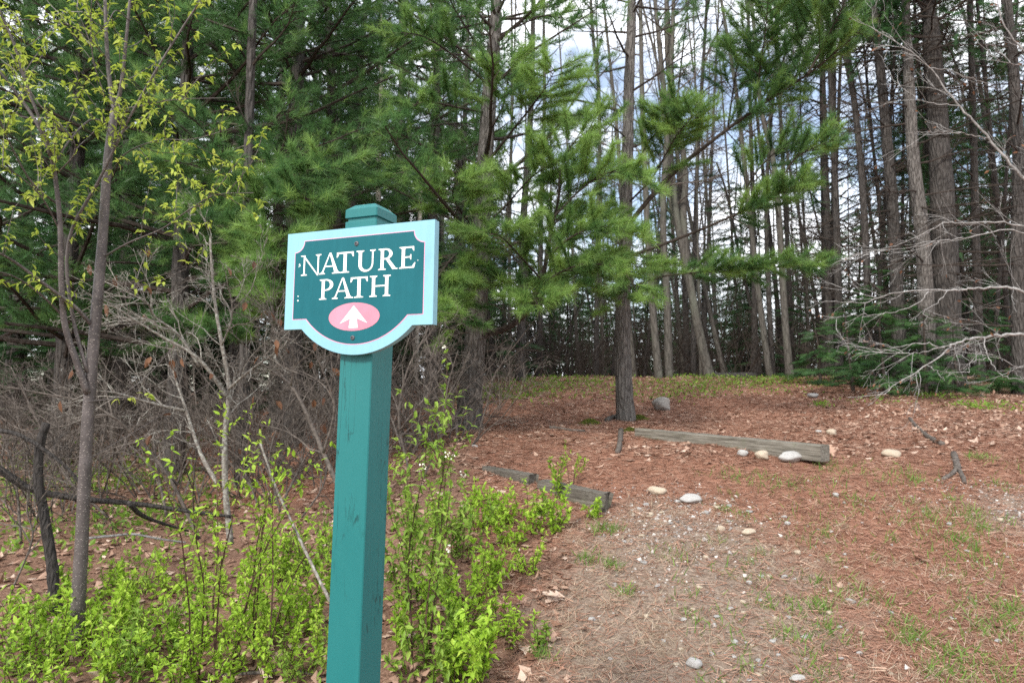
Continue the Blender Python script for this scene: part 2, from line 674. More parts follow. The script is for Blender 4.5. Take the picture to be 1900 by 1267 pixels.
def leaf(l=1.0, w=.42, fold=.12, droop=.18):
    """a leaf along z: folded at the midrib, tip drooping to -y"""
    zs = [0, .3, .65, 1.0]
    ws = [.02, .5, .42, 0]
    V, Fc = [], []
    for z, k in zip(zs, ws):
        y = -droop * z * z
        V += [(-w * k, y + fold * k, z * l), (0, y, z * l), (w * k, y + fold * k, z * l)]
    for i in range(3):
        a = 3 * i
        Fc += [(a, a + 1, a + 4), (a, a + 4, a + 3), (a + 1, a + 2, a + 5), (a + 1, a + 5, a + 4)]
    return np.array(V, float), np.array(Fc)


def small_leaf(w=.45, fold=.15, droop=.15):
    V = np.array([(0, 0, 0), (-w / 2, fold, .5), (0, -.02, .55), (w / 2, fold, .5), (0, -droop, 1)], float)
    return V, np.array([(0, 2, 1), (0, 3, 2), (1, 2, 4), (2, 3, 4)])


LEAF = [leaf(1, .40, .14, .25), leaf(1, .34, .2, .4), leaf(1, .44, .08, .1)]
SLEAF = [small_leaf(.5, .12, .1), small_leaf(.42, .18, .25), small_leaf(.58, .08, .05)]
DROOP = [leaf(1, .42, .2, .55), leaf(1, .46, .14, .35), leaf(1, .40, .25, .7)]


def oak_leaf(cheap=False):
    """flat curled lobed dead leaf, lying in x-z with its face to y"""
    zs = np.array([0, .3, .45, .65, 1.0]) if cheap else np.linspace(0, 1, 9)
    ws = (np.array([.05, .34, .14, .32, .03]) if cheap else np.array([.02, .12, .08, .30, .14, .34, .16, .24, .0])) * rng.uniform(.8, 1.2, len(zs))
    cv = rng.uniform(-.35, .35)
    tw = rng.uniform(-.3, .3)
    V, Fc = [], []
    for z, k in zip(zs, ws):
        y0 = cv * (z - .5) ** 2
        V += [(-k, y0 + abs(k) * .35 + tw * (z - .5) * k, z), (0, y0, z), (k, y0 + abs(k) * .35 - tw * (z - .5) * k, z)]
    for i in range(len(zs) - 1):
        a = 3 * i
        Fc += [(a, a + 1, a + 4), (a, a + 4, a + 3), (a + 1, a + 2, a + 5), (a + 1, a + 5, a + 4)]
    return np.array(V, float), np.array(Fc)


OAK = [oak_leaf(True) for _ in range(8)]


def beech_leaf():
    V, Fc = leaf(1, .5, rng.uniform(-.1, .35), rng.uniform(-.3, .4))
    return V, Fc


BEECH = [beech_leaf() for _ in range(5)]
LITTER = [small_leaf(rng.uniform(.4, .6), rng.uniform(-.05, .3), rng.uniform(-.2, .3)) for _ in range(6)]


# ------------------------------------------------------------------ the ground
def axis(lo, hi, fine_lo, fine_hi, st, grow):
    a = list(np.arange(fine_lo, fine_hi, st))
    s = st
    x = a[-1]
    while x < hi:
        s *= grow
        x += s
        a.append(x)
    s = st
    x = a[0]
    b = []
    while x > lo:
        s *= grow
        x -= s
        b.append(x)
    return np.array(b[::-1] + a)


def path_dirt(x, y):
    """bare trodden earth: the foot of the path"""
    px = 950 + F * x / np.maximum(y, 2.5)
    a = np.exp(-(((x - 1.1) / .95) ** 2 + ((y - 4.1) / 1.2) ** 2)) * .62
    b = np.exp(-(((x - .6) / .75) ** 2 + ((y - 2.9) / 1.0) ** 2)) * .62
    c = np.exp(-(((x - 3.6) / .7) ** 2 + ((y - 4.7) / .6) ** 2)) * .6
    return np.clip(a + b + c, 0, 1)


def straw_cover(x, y):
    """how far pine straw covers the floor: the path and the bank, less in the leaf litter"""
    px = 950 + F * x / np.maximum(y, 2.5)
    s = smooth(820, 960, px) * (1 - .55 * smooth(1500, 1750, px) * smooth(5.5, 8, y))
    s = s * (1 - .6 * smooth(10, 13, y))
    left = np.exp(-(((px - 560) / 260) ** 2)) * smooth(5.0, 6.5, y) * (1 - smooth(12, 18, y)) * .85
    return np.clip(np.maximum(s, left), 0, 1)


xs = axis(-420, 420, -6, 8, .10, 1.14)
ys = axis(-60, 420, 1.4, 16, .09, 1.14)
GX, GY = np.meshgrid(xs, ys)
GZ = H(GX, GY)
V = np.stack([GX, GY, GZ], -1).reshape(-1, 3)
nx, ny = len(xs), len(ys)
i = (np.arange(ny - 1)[:, None] * nx + np.arange(nx - 1)).ravel()
Fq = np.concatenate([np.stack([i, i + 1, i + nx + 1], -1), np.stack([i, i + nx + 1, i + nx], -1)])
g = MB()
g.add(V, Fq)
me = g.mesh('ground', True)
a1 = me.attributes.new('dirt', 'FLOAT', 'POINT')
a1.data.foreach_set('value', path_dirt(V[:, 0], V[:, 1]).astype(np.float32))
a2 = me.attributes.new('straw', 'FLOAT', 'POINT')
a2.data.foreach_set('value', straw_cover(V[:, 0], V[:, 1]).astype(np.float32))
me.materials.append(M['ground'])
go = bpy.data.objects.new('ground', me)
COL.objects.link(go)
tag(go, 'forest floor of rust pine straw and leaf litter rising to a crest', kind='structure')


# ------------------------------------------------------------------ the sign on its post
def prism(mb, P2, y0, y1, holes=None):
    """outline in the sign's own x-z, from depth y0 (back) to y1 (front, towards -y); ear clipping by Blender"""
    from mathutils.geometry import tessellate_polygon
    from mathutils import Vector
    n = len(P2)
    tri = tessellate_polygon([[Vector((p[0], p[1], 0)) for p in P2]])
    V = [(p[0], y1, p[1]) for p in P2] + [(p[0], y0, p[1]) for p in P2]
    Fc = []
    A = np.array(P2)
    for t in tri:
        a, b, c = [A[k] for k in t]
        cr = (b[0] - a[0]) * (c[1] - a[1]) - (b[1] - a[1]) * (c[0] - a[0])
        t = t if cr > 0 else t[::-1]
        Fc.append(tuple(t))
        Fc.append(tuple(k + n for k in t[::-1]))
    area = sum(A[k][0] * A[(k + 1) % n][1] - A[(k + 1) % n][0] * A[k][1] for k in range(n))
    for k in range(n):
        q = (k + 1) % n
        if area > 0:
            Fc += [(k, k + n, q + n), (k, q + n, q)]
        else:
            Fc += [(k, q + n, k + n), (k, q, q + n)]
    mb.add(V, Fc)


SIGN_C = np.array([-0.3447, 1.5, 1.7463])
yaw, pit, rol = -0.38707, -0.02588, 0.0027
from mathutils import Matrix, Euler
SR = Matrix.Rotation(yaw, 3, 'Z') @ Matrix.Rotation(pit, 3, 'X') @ Matrix.Rotation(rol, 3, 'Y')
SRn = np.array(SR)
base = SIGN_C + SRn @ np.array([-.013, .06, -1.70])
base[2] = float(H(base[0], base[1])) - .25
vbase = float((SRn.T @ (base - SIGN_C))[2])
sign = empty('trail_sign', base)
sign.rotation_euler = SR.to_euler()
tag(sign, 'green wooden post with a teal and pale blue trail sign reading nature path', 'sign')
SOFF = SRn.T @ (SIGN_C - base)               # sign centre in the thing's own frame


def sub(mb, name, material, parent, smoothed=False):
    me = mb.mesh(name, smoothed)
    me.materials.append(material)
    o = bpy.data.objects.new(name, me)
    COL.objects.link(o)
    o.parent = parent
    if parent is sign:
        o.location = [float(q) for q in SOFF]
    return o


HW, PX0, YF = .0425, -.0085, .0205           # half width, offset and front plane of the post


def ringbox(rows, cx, cy):
    """square rings (z, half width, bevel), joined"""
    V = []
    for z, h, b in rows:
        for sx, sy in ((-1, -1), (1, -1), (1, 1), (-1, 1)):
            p = [(cx + sx * h, cy + sy * (h - b)), (cx + sx * (h - b), cy + sy * h)]
            if sx * sy > 0:
                p = p[::-1] if sx < 0 else p
                p = [p[1], p[0]] if sx > 0 and sy > 0 else p
            V += [(p[0][0], p[0][1], z), (p[1][0], p[1][1], z)]
    V = np.array(V).reshape(len(rows), 8, 3)
    ang = np.arctan2(V[..., 1] - cy, V[..., 0] - cx)
    for r in range(len(rows)):
        V[r] = V[r][np.argsort(ang[r])]
    n = len(rows)
    Fc = []
    for r in range(n - 1):
        for k in range(8):
            q = (k + 1) % 8
            a, b, c, d = r * 8 + k, r * 8 + q, (r + 1) * 8 + q, (r + 1) * 8 + k
            Fc += [(a, b, c), (a, c, d)]
    for k in range(1, 7):
        Fc += [((n - 1) * 8, (n - 1) * 8 + k, (n - 1) * 8 + k + 1), (0, k + 1, k)]
    return V.reshape(-1, 3), Fc


mb = MB()
cy = YF + HW
zz = np.linspace(vbase, .112, 30)
rows = [(z, HW, .0022) for z in zz]
V, Fc = ringbox(rows, PX0, cy)
V[:, 0] += np.where(V[:, 2] < -.1, (V[:, 2] + .1) * .011, 0)          # the post leans a little more than the board
mb.add(V, Fc)
post = sub(mb, 'post', M['post_paint'], sign)
mb = MB()
rows = [(.112, HW - .0002, .0022), (.132, HW, .002), (.1335, HW - .0005, .002), (.1345, HW - .0045, .002), (.1415, HW - .0045, .002),
        (.1425, HW + .0004, .002), (.1615, HW + .0004, .0025), (.1745, HW - .0145, .002), (.1755, HW - .017, .002)]
V, Fc = ringbox(rows, PX0, cy)
mb.add(V, Fc)
sub(mb, 'post_cap', M['post_paint'], sign)


def outline(Wd, top, bot, stepx, rad_bottom, notch=0, notch_n=8):
    """board outline, anticlockwise from the bottom left: straight sides, a step, a big arc below"""
    c = stepx
    sag = bot - rad_bottom                    # depth of the arc below the step
    Rr = (c * c + sag * sag) / (2 * sag)
    cz = rad_bottom + Rr
    a0 = math.atan2(bot - cz, -c)
    a1 = math.atan2(bot - cz, c)
    P = [(-Wd, bot), (-c, bot)]
    for k in range(1, 40):
        a = a0 + (a1 - a0) * k / 40
        P.append((Rr * math.cos(a), cz + Rr * math.sin(a)))
    P += [(c, bot), (Wd, bot)]
    if notch:
        for k in range(notch_n + 1):
            a = -math.pi / 2 - (math.pi / 2) * k / notch_n
            P.append((Wd + notch * math.cos(a), top + notch * math.sin(a)))
        for k in range(notch_n + 1):
            a = 0 - (math.pi / 2) * k / notch_n
            P.append((-Wd + notch * math.cos(a), top + notch * math.sin(a)))
    else:
        P += [(Wd, top), (-Wd, top)]
    return P


mb = MB()
prism(mb, outline(.1943, .1123, -.112, .145, -.1728), .0095, 0)
board = sub(mb, 'sign_board', M['edge_paint'], sign)
mb = MB()
prism(mb, outline(.1938, .1118, -.1115, .1445, -.1722), .0195, .0105)
sub(mb, 'backing_board', M['edge_paint'], sign)
mb = MB()
prism(mb, outline(.1716, .0925, -.0903, .134, -.1508, .0262), .002, -.0004)
sub(mb, 'border_line', M['pink_line'], board)
mb = MB()
prism(mb, outline(.1700, .0909, -.0887, .1324, -.1490, .0262), .002, -.0008)
sub(mb, 'face_panel', M['panel_paint'], board)


def ellipse(cx, cz, a, b, n=48):
    return [(cx + a * math.cos(2 * math.pi * k / n), cz + b * math.sin(2 * math.pi * k / n)) for k in range(n)]


mb = MB()
prism(mb, ellipse(-.003, -.0888, .0668, .0312), .001, -.0011)
sub(mb, 'oval', M['pink'], board)
mb = MB()
ax_ = -.0035
prism(mb, [(ax_, -.0640), (ax_ + .0360, -.1035), (ax_ + .0085, -.0925), (ax_ + .0118, -.1135), (ax_ - .0118, -.1135), (ax_ - .0085, -.0925),
           (ax_ - .0360, -.1035)], .001, -.0014)
sub(mb, 'arrow', M['white'], board)


def arc(cx, cz, ro, ri, a0, a1, n=14):
    """a band between two ellipses (rx, rz), as quads"""
    q = []
    for k in range(n):
        t0 = R_(a0 + (a1 - a0) * k / n)
        t1 = R_(a0 + (a1 - a0) * (k + 1) / n)
        q.append([(cx + ro[0] * math.cos(t0), cz + ro[1] * math.sin(t0)), (cx + ro[0] * math.cos(t1), cz + ro[1] * math.sin(t1)),
                  (cx + ri[2] + ri[0] * math.cos(t1), cz + ri[1] * math.sin(t1)), (cx + ri[2] + ri[0] * math.cos(t0), cz + ri[1] * math.sin(t0))])
    return q


def rect(x0, z0, x1, z1):
    return [(x0, z0), (x1, z0), (x1, z1), (x0, z1)]


def serif(x0, x1, z, up, sx0, sx1):
    """a bracketed serif on stem sx0..sx1; up = 1 when the stem goes up from it"""
    t, k = .045 * up, .12 * up
    return [(x0, z), (x1, z), (x1, z + t), (sx1 + .02, z + t * 1.5), (sx1, z + k), (sx0, z + k), (sx0 - .02, z + t * 1.5), (x0, z + t)]


def stem(x0, x1, l=.09, r=.09, z0=0, z1=1):
    return [rect(x0, z0 + .02, x1, z1 - .02), serif(x0 - l, x1 + r, z0, 1, x0, x1), serif(x0 - l, x1 + r, z1, -1, x0, x1)]


GLYPH = {
    'N': (.98, [rect(.16, .02, .225, .98), serif(.05, .335, 0, 1, .16, .225), serif(.74, 1.0, 1, -1, .83, .895), rect(.83, .04, .895, .98),
                [(.02, 1), (.24, 1), (.225, .93), (.895, -.03), (.83, -.03), (.145, .94), (.02, .955)]]),
    'A': (1.0, [[(.10, .02), (.165, .02), (.49, 1.02), (.445, 1.02)], [(.70, .02), (.87, .02), (.52, 1.03), (.445, 1.02)],
                [(.25, .34), (.70, .34), (.68, .40), (.27, .40)], serif(.0, .27, 0, 1, .11, .155), serif(.585, .98, 0, 1, .71, .86)]),
    'T': (.86, [rect(.355, .02, .505, .95), serif(.22, .64, 0, 1, .355, .505), [(.03, .925), (.83, .925), (.83, 1.0), (.03, 1.0)],
                [(.02, .76), (.06, .76), (.14, .93), (.03, 1.0)], [(.84, .76), (.80, .76), (.72, .93), (.83, 1.0)]]),
    'U': (.98, [rect(.15, .32, .30, .98), serif(.04, .40, 1, -1, .15, .30), rect(.765, .32, .83, .98), serif(.67, .93, 1, -1, .765, .83)]
          + arc(.49, .33, (.34, .36), (.2325, .265, .04), 180, 360)),
    'R': (.98, stem(.15, .30, .11, .11) + arc(.38, .74, (.34, .26), (.185, .195, 0), -90, 90) + [rect(.29, .935, .40, 1.0), rect(.29, .48, .42, .545),
          [(.40, .50), (.56, .50), (.90, .045), (.90, .0), (.74, .0)], [(.74, 0), (.98, 0), (.98, .045), (.80, .05)]]),
    'E': (.86, stem(.15, .30, .11, .05) + [rect(.29, .93, .72, 1.0), rect(.29, .485, .60, .545), rect(.29, 0, .74, .07),
          [(.72, 1.0), (.62, .95), (.69, .79), (.73, .79)], [(.60, .64), (.565, .64), (.53, .515), (.565, .39), (.60, .39)],
          [(.74, 0), (.62, .04), (.76, .25), (.80, .25)]]),
    'P': (.84, stem(.15, .30, .11, .11) + arc(.37, .715, (.38, .285), (.215, .22, 0), -90, 90) + [rect(.29, .935, .40, 1.0), rect(.29, .43, .42, .495)]),
    'H': (1.08, stem(.14, .29, .11, .10) + stem(.78, .93, .10, .11) + [rect(.28, .475, .79, .54)]),
}


def letter(ch, x0, x1, z0, z1):
    wd, parts = GLYPH[ch]
    mb = MB()
    for k, P in enumerate(parts):
        Q = [(x0 + (x1 - x0) * p[0] / wd, z0 + (z1 - z0) * p[1]) for p in P]
        prism(mb, Q, .0005, -.0012 - .00003 * k)
    sub(mb, 'letter', M['white'], board)


for ch, x0, x1 in (('N', -.1545, -.0975), ('A', -.1010, -.0400), ('T', -.0550, -.0070), ('U', -.0035, .0520), ('R', .0545, .1060), ('E', .1075, .1530)):
    letter(ch, x0, x1, .0110, .0580)
for ch, x0, x1 in (('P', -.1000, -.0560), ('A', -.0630, -.0050), ('T', -.0155, .0320), ('H', .0345, .0915)):
    letter(ch, x0, x1, -.0470, -.0008)
for sx, sz in ((-.0019, .0747), (-.0041, -.1356)):
    mb = MB()
    rings = [(.0056, .0010), (.0056, -.0014), (.0048, -.0026), (.0028, -.0031), (.0024, -.0015), (.0004, -.0014)]
    P = [(sx, -0.0 + y, sz) for r, y in rings]
    n = 20
    VV = [(sx + r * math.cos(2 * math.pi * k / n), y, sz + r * math.sin(2 * math.pi * k / n)) for r, y in rings for k in range(n)]
    FF = []
    for r in range(len(rings) - 1):
        for k in range(n):
            q = (k + 1) % n
            a, b, c, d = r * n + k, r * n + q, (r + 1) * n + q, (r + 1) * n + k
            FF += [(a, c, b), (a, d, c)]
    mb.add(VV, FF)
    s_ = sub(mb, 'screw', M['screw'], board)
# nicks where the paint has gone, left of the lettering, and crumbs on the upper edge
mb = MB()
for sx, sz, r in ((-.157, .0375, .0022), (-.1555, .0345, .0014), (-.1585, .033, .0012), (-.1575, -.036, .0017), (-.1572, -.046, .0019), (.1555, .0265, .001)):
    P = [(sx + r * rng.uniform(.6, 1.3) * math.cos(t), sz + r * rng.uniform(.6, 1.4) * math.sin(t)) for t in np.linspace(0, 2 * np.pi, 9)[:-1]]
    prism(mb, P, .0002, -.00095)
nk = sub(mb, 'paint_chips', M['white'], board)
nk['kind'] = 'stuff'


# ------------------------------------------------------------------ wood and foliage growth
def pine_branch(wood, P, r0, tufts, dens=1.0, start=.3, tw=.42, spread=1.0, side=5, droop=.0, bias=.5):
    """a limb along path P with side twigs; tufts gets (pos, dir, tint)"""
    n = len(P)
    Ln = np.linalg.norm(np.diff(P, axis=0), axis=1).sum()
    wood.tube(P, np.linspace(r0, max(.003, r0 * .18), n), side)
    k = max(3, int(Ln / .13 * dens))
    for q in range(k):
        u = start + (1 - start) * (q + rng.uniform(0, 1)) / k
        p, d = rpt(P, min(u, .999))
        sd = unit(np.cross(d, [0, 0, 1])) * (1 if q % 2 else -1)
        dd = unit(d * rng.uniform(.45, .9) + sd * rng.uniform(.5, 1.0) * spread + np.array([0, 0, rng.uniform(-.15, .45) + droop]))
        l = tw * (1.15 - .6 * u) * rng.uniform(.6, 1.25)
        Q = wander(p, dd, l, 3, .14, .06)
        wood.twig(Q, .005, .002)
        m = max(2, int(l / .085 * dens))
        tnt = np.clip(bias + rng.normal(0, .16), 0, 1)
        for z in range(m):
            p2, d2 = rpt(Q, min(.25 + .75 * (z + 1) / m, .999))
            tufts.append((p2, unit(d2 + .35 * rng.standard_normal(3) + [0, 0, .15]), np.clip(tnt + rng.normal(0, .1) + .12 * (z + 1) / m, 0, 1)))
    p, d = P[-1], unit(P[-1] - P[-2])
    for z in range(2):
        tufts.append((p, unit(d + .3 * rng.standard_normal(3)), np.clip(bias + .15, 0, 1)))


def stamp_tufts(mb, tufts, tpl, scale=1.0):
    if not tufts:
        return
    mb.stamp(tpl, [t[0] for t in tufts], [t[1] for t in tufts], scale * rng.uniform(.8, 1.2, len(tufts)), [t[2] for t in tufts])


def bare(wood, p, d, length, r, depth, wig=.16, trop=.02, kids=(3, 5), ang=.8, tips=None, shrink=.6, sides=5, n=7, lo=.25):
    """a bare branching limb"""
    P = wander(p, d, length, n, wig, trop)
    if r < .012:
        wood.twig(P, r, max(.0013, r * .35))
    else:
        wood.tube(P, np.linspace(r, max(.0013, r * .35), n), max(3, sides), cap=False)
    if depth == 0 or tips is not None:
        if tips is not None:
            tips.append((P[-1], unit(P[-1] - P[-2]), depth))
    if depth == 0:
        return
    for q in range(rng.integers(kids[0], kids[1] + 1)):
        u = rng.uniform(lo, .97)
        p2, d2 = rpt(P, u)
        a = unit(rng.standard_normal(3))
        dd = unit(d2 + ang * rng.uniform(.6, 1.2) * a)
        bare(wood, p2, dd, length * shrink * rng.uniform(.6, 1.15) * (1.1 - .4 * u), r * (1 - .6 * u) * .62, depth - 1, wig, trop, kids, ang, tips, shrink, sides - 1, max(3 if depth == 1 else 4, n - 2), lo)


def bare_on(wood, P, r, depth, count, length, lo=.15, ang=.9, wig=.18, trop=.0, kids=(2, 4), tips=None, shrink=.6):
    for q in range(count):
        u = lo + (1 - lo) * (q + rng.uniform(0, 1)) / count
        p2, d2 = rpt(P, min(u, .999))
        dd = unit(d2 + ang * unit(rng.standard_normal(3)))
        bare(wood, p2, dd, length * rng.uniform(.6, 1.2) * (1.1 - .4 * u), r * (1 - .5 * u), depth, wig, trop, kids, .8, tips, shrink, 4, 6)


def pixpath(pts, d, n=None, d2=None):
    m = len(pts)
    ds = np.linspace(d, d if d2 is None else d2, m)
    return spline([at(p[0], p[1], ds[k]) if len(p) == 2 else at(p[0], p[1], p[2]) for k, p in enumerate(pts)], n or 5 * m)


def trunk_pts(px, d, lean, height, n=14):
    """px: column at the foot; lean: list of (px, py) seen further up, at the same distance; carried on to the height"""
    b = ground(px, d)
    b[2] -= .12
    P = [b] + [at(x, y, d) for x, y in lean]
    dirn = unit(P[-1] - P[max(0, len(P) - 3)])
    top = P[-1]
    if top[2] < b[2] + height:
        k = (b[2] + height - top[2]) / max(dirn[2], .3)
        P.append(top + dirn * k * .5 + rng.normal(0, .05, 3))
        P.append(top + dirn * k)
    return spline(P, n)


def flare(n, r0, r1, f=1.35):
    u = np.linspace(0, 1, n)
    return (r0 + (r1 - r0) * u) * (1 + (f - 1) * np.exp(-u * 28))


def view(p):
    q = np.asarray(p) - CAM
    f = q[1] * CP + q[2] * SP
    u = -q[1] * SP + q[2] * CP
    if f < .3:
        return -9999, -9999
    return 950 + F * q[0] / f, 633.5 - F * u / f


def in_view(p, m=260):
    x, y = view(p)
    return -m < x < 1900 + m and -m < y < 1400


def pine(label, px, d, lean, r0, height, z0, lmax, per_m=4.0, zdead=None, dens=1.0, bark='pine_bark', tpl=None, limbs=(), bias=.4,
         needle='needle', group=None, twist=None, dead_len=1.0, start=.3, ndead=5.0, tscale=1.0, lowest=None, noside=None, name='pine_tree'):
    P = trunk_pts(px, d, lean, height, 70)
    root = empty(name, P[0] + [0, 0, .12])
    tag(root, label, 'tree', group)
    mb = MB()
    mb.tube(P, flare(70, r0, .03), 14, rough=.035)
    mb.build('trunk', M[bark], root, True)
    wood, tufts, fartufts, dead = MB(), [], [], MB()
    zb, zt = P[0][2], P[-1][2]
    z = zb + z0
    az = rng.uniform(0, 6.28)
    while z < zt - .3:
        u = (z - zb) / (zt - zb)
        p, dd = rpt(P, u)
        az += 2.4 + rng.normal(0, .3)
        ln = lmax * (1 - .75 * max(0, u - .25) / .75) * rng.uniform(.6, 1.1)
        el = rng.uniform(-.05, .35) + .3 * u
        dr = np.array([math.cos(az) * math.cos(el), math.sin(az) * math.cos(el), math.sin(el)])
        z += rng.exponential(1 / per_m)
        if noside and noside(az):
            continue
        B = wander(p, dr, ln, 8, .07, .015)
        if in_view(B[4]) or in_view(B[-1]):
            pine_branch(wood, B, .008 + .009 * ln, tufts, dens, start, .42, bias=bias)
        else:
            pine_branch(wood, B, .008 + .009 * ln, fartufts, .45, start, .5, bias=bias)
    for pts, d1, d2, r, dn, st, bs in limbs:  # bs lightens the needle tint per bough, painting lit foliage into the colour
        B = pixpath(pts, d1, 5 * len(pts), d2)
        lw = MB()
        pine_branch(lw, B, r, tufts, dn * 1.6, st, .6, spread=1.0, side=7, bias=bs + .17, droop=-.1)
        lw.build('limb', M['branch'], root)
    if wood.v or wood.q:
        tag(wood.build('branches', M['branch'], root), kind='stuff')
    fo = MB()
    stamp_tufts(fo, tufts, tpl or TUFT, tscale)
    stamp_tufts(fo, fartufts, TUFT_FAR, 1.0)
    if fo.v:
        fo.build('crown', M[needle], root)
    if zdead is not None:
        z = zb + zdead
        while z < zb + z0 + 1.5:
            p, _ = rpt(P, (z - zb) / (zt - zb))
            az = rng.uniform(0, 6.28)
            dr = np.array([math.cos(az), math.sin(az), rng.uniform(-.25, .25)])
            bare(dead, p, dr, dead_len * rng.uniform(.4, 1.2), .009, 2, .13, -.01, (2, 5), .7, None, .55, 4, 7)
            z += rng.exponential(1 / ndead)
        if dead.v or dead.q:
            tag(dead.build('dead_branches', M['dead_twig'], root), kind='stuff')
    return root


# two big pines on the bank
limbsA = [
    ([(882, 622), (940, 608), (985, 570), (1006, 520), (1018, 450), (1034, 380), (1042, 335)], 8.0, 7.0, .045, 1.2, .45, .62),
    ([(1005, 530), (1040, 505), (1090, 490), (1150, 500), (1185, 545)], 7.4, 6.6, .014, 1.5, .15, .62),
    ([(1012, 480), (1060, 440), (1120, 420), (1190, 440)], 7.3, 6.6, .014, 1.5, .15, .7),
    ([(1030, 400), (1080, 350), (1130, 320), (1200, 330)], 7.1, 6.5, .013, 1.5, .1, .72),
    ([(1036, 370), (1040, 320), (1060, 270), (1100, 235)], 7.0, 6.6, .012, 1.4, .2, .75),
    ([(1006, 520), (960, 470), (930, 440), (900, 430)], 7.4, 6.5, .013, 1.4, .2, .6),
    ([(905, 300), (945, 250), (985, 200), (1010, 165), (1030, 130)], 8.0, 6.8, .018, 1.4, .3, .78),
    ([(905, 250), (930, 205), (940, 165), (945, 120)], 8.0, 7.0, .014, 1.4, .3, .75),
    ([(900, 420), (940, 380), (985, 330), (1030, 300)], 8.0, 6.8, .016, 1.5, .3, .72),
    ([(893, 470), (850, 470), (810, 520), (790, 575)], 8.0, 6.4, .016, 1.5, .3, .6),
    ([(893, 430), (860, 400), (840, 360), (850, 330)], 8.0, 6.6, .014, 1.4, .3, .7),
    ([(890, 500), (930, 520), (980, 540), (1000, 570)], 8.0, 6.6, .014, 1.4, .3, .6),
    ([(888, 520), (850, 530), (835, 560), (850, 600)], 8.0, 6.8, .014, 1.4, .3, .5),
    ([(910, 160), (850, 110), (790, 70), (740, 60)], 8.0, 7.2, .018, 1.3, .3, .45),
    ([(912, 120), (870, 60), (840, 10), (820, -40)], 8.0, 7.4, .018, 1.3, .3, .5),
    ([(905, 210), (850, 200), (790, 190), (730, 210)], 8.0, 7.0, .016, 1.3, .35, .4),
    ([(900, 310), (840, 290), (780, 300), (740, 330)], 8.0, 7.0, .014, 1.2, .4, .4),
    ([(918, 70), (960, 50), (1010, 30), (1060, 40)], 8.0, 7.6, .016, 1.0, .3, .5),
]
pine('large white pine with limb curving up, dark trunk just right of the sign', 868, 8.0, [(876, 700), (884, 600), (893, 430), (905, 220), (920, 40), (924, -40)],
     .150, 15, 5.2, 2.6, 3.2, .5, 1.1, limbs=limbsA, bias=.45, dead_len=.8, ndead=9)
limbsB = [
    ([(1163, 420), (1240, 330), (1330, 255), (1420, 190), (1510, 130), (1600, 55)], 9.0, 7.3, .034, 1.1, .42, .40),
    ([(1420, 190), (1450, 120), (1470, 60), (1480, 0)], 8.0, 7.4, .014, 1.4, .05, .40),
    ([(1350, 240), (1360, 170), (1370, 110), (1385, 60)], 8.3, 7.6, .013, 1.3, .2, .40),
    ([(1500, 137), (1540, 60), (1560, 20), (1580, -30)], 7.5, 7.0, .013, 1.35, .05, .42),
    ([(1470, 155), (1500, 90), (1520, 30), (1530, -30)], 7.8, 7.0, .013, 1.35, .05, .42),
    ([(1400, 205), (1410, 130), (1420, 60), (1425, 0)], 8.0, 7.2, .013, 1.35, .15, .40),
    ([(1158, 480), (1270, 438), (1350, 405), (1420, 372), (1490, 338)], 9.0, 7.8, .024, 1.4, .5, .5),
    ([(1370, 395), (1390, 340), (1430, 290), (1470, 260)], 8.4, 7.8, .012, 1.3, .2, .5),
    ([(1440, 362), (1470, 300), (1510, 275), (1545, 260)], 8.0, 7.6, .012, 1.3, .2, .5),
    ([(1155, 540), (1220, 515), (1300, 505), (1400, 500), (1530, 488)], 9.0, 8.2, .016, 1.5, .4, .42),
    ([(1160, 440), (1120, 470), (1080, 500), (1050, 540)], 9.0, 7.4, .016, 1.5, .3, .6),
    ([(1165, 330), (1200, 270), (1230, 230), (1260, 190)], 9.0, 7.6, .016, 1.4, .35, .62),
    ([(1163, 380), (1210, 330), (1250, 260), (1285, 215)], 9.0, 7.6, .016, 1.4, .35, .6),
    ([(1158, 460), (1175, 480), (1180, 510), (1150, 560)], 9.0, 7.8, .014, 1.4, .2, .62),
    ([(1160, 400), (1130, 390), (1100, 400), (1080, 440)], 9.0, 7.8, .014, 1.4, .3, .62),
    ([(1166, 260), (1130, 230), (1090, 215), (1060, 215)], 9.0, 7.9, .013, 1.1, .4, .6),
]
pine('tall straight white pine on the bank beside the upper end of the timber', 1160, 9.0, [(1155, 640), (1158, 500), (1163, 330), (1167, 170), (1172, 20), (1173, -60)],
     .112, 15, 6.3, 2.2, 2.6, None, .9, limbs=limbsB, bias=.45)

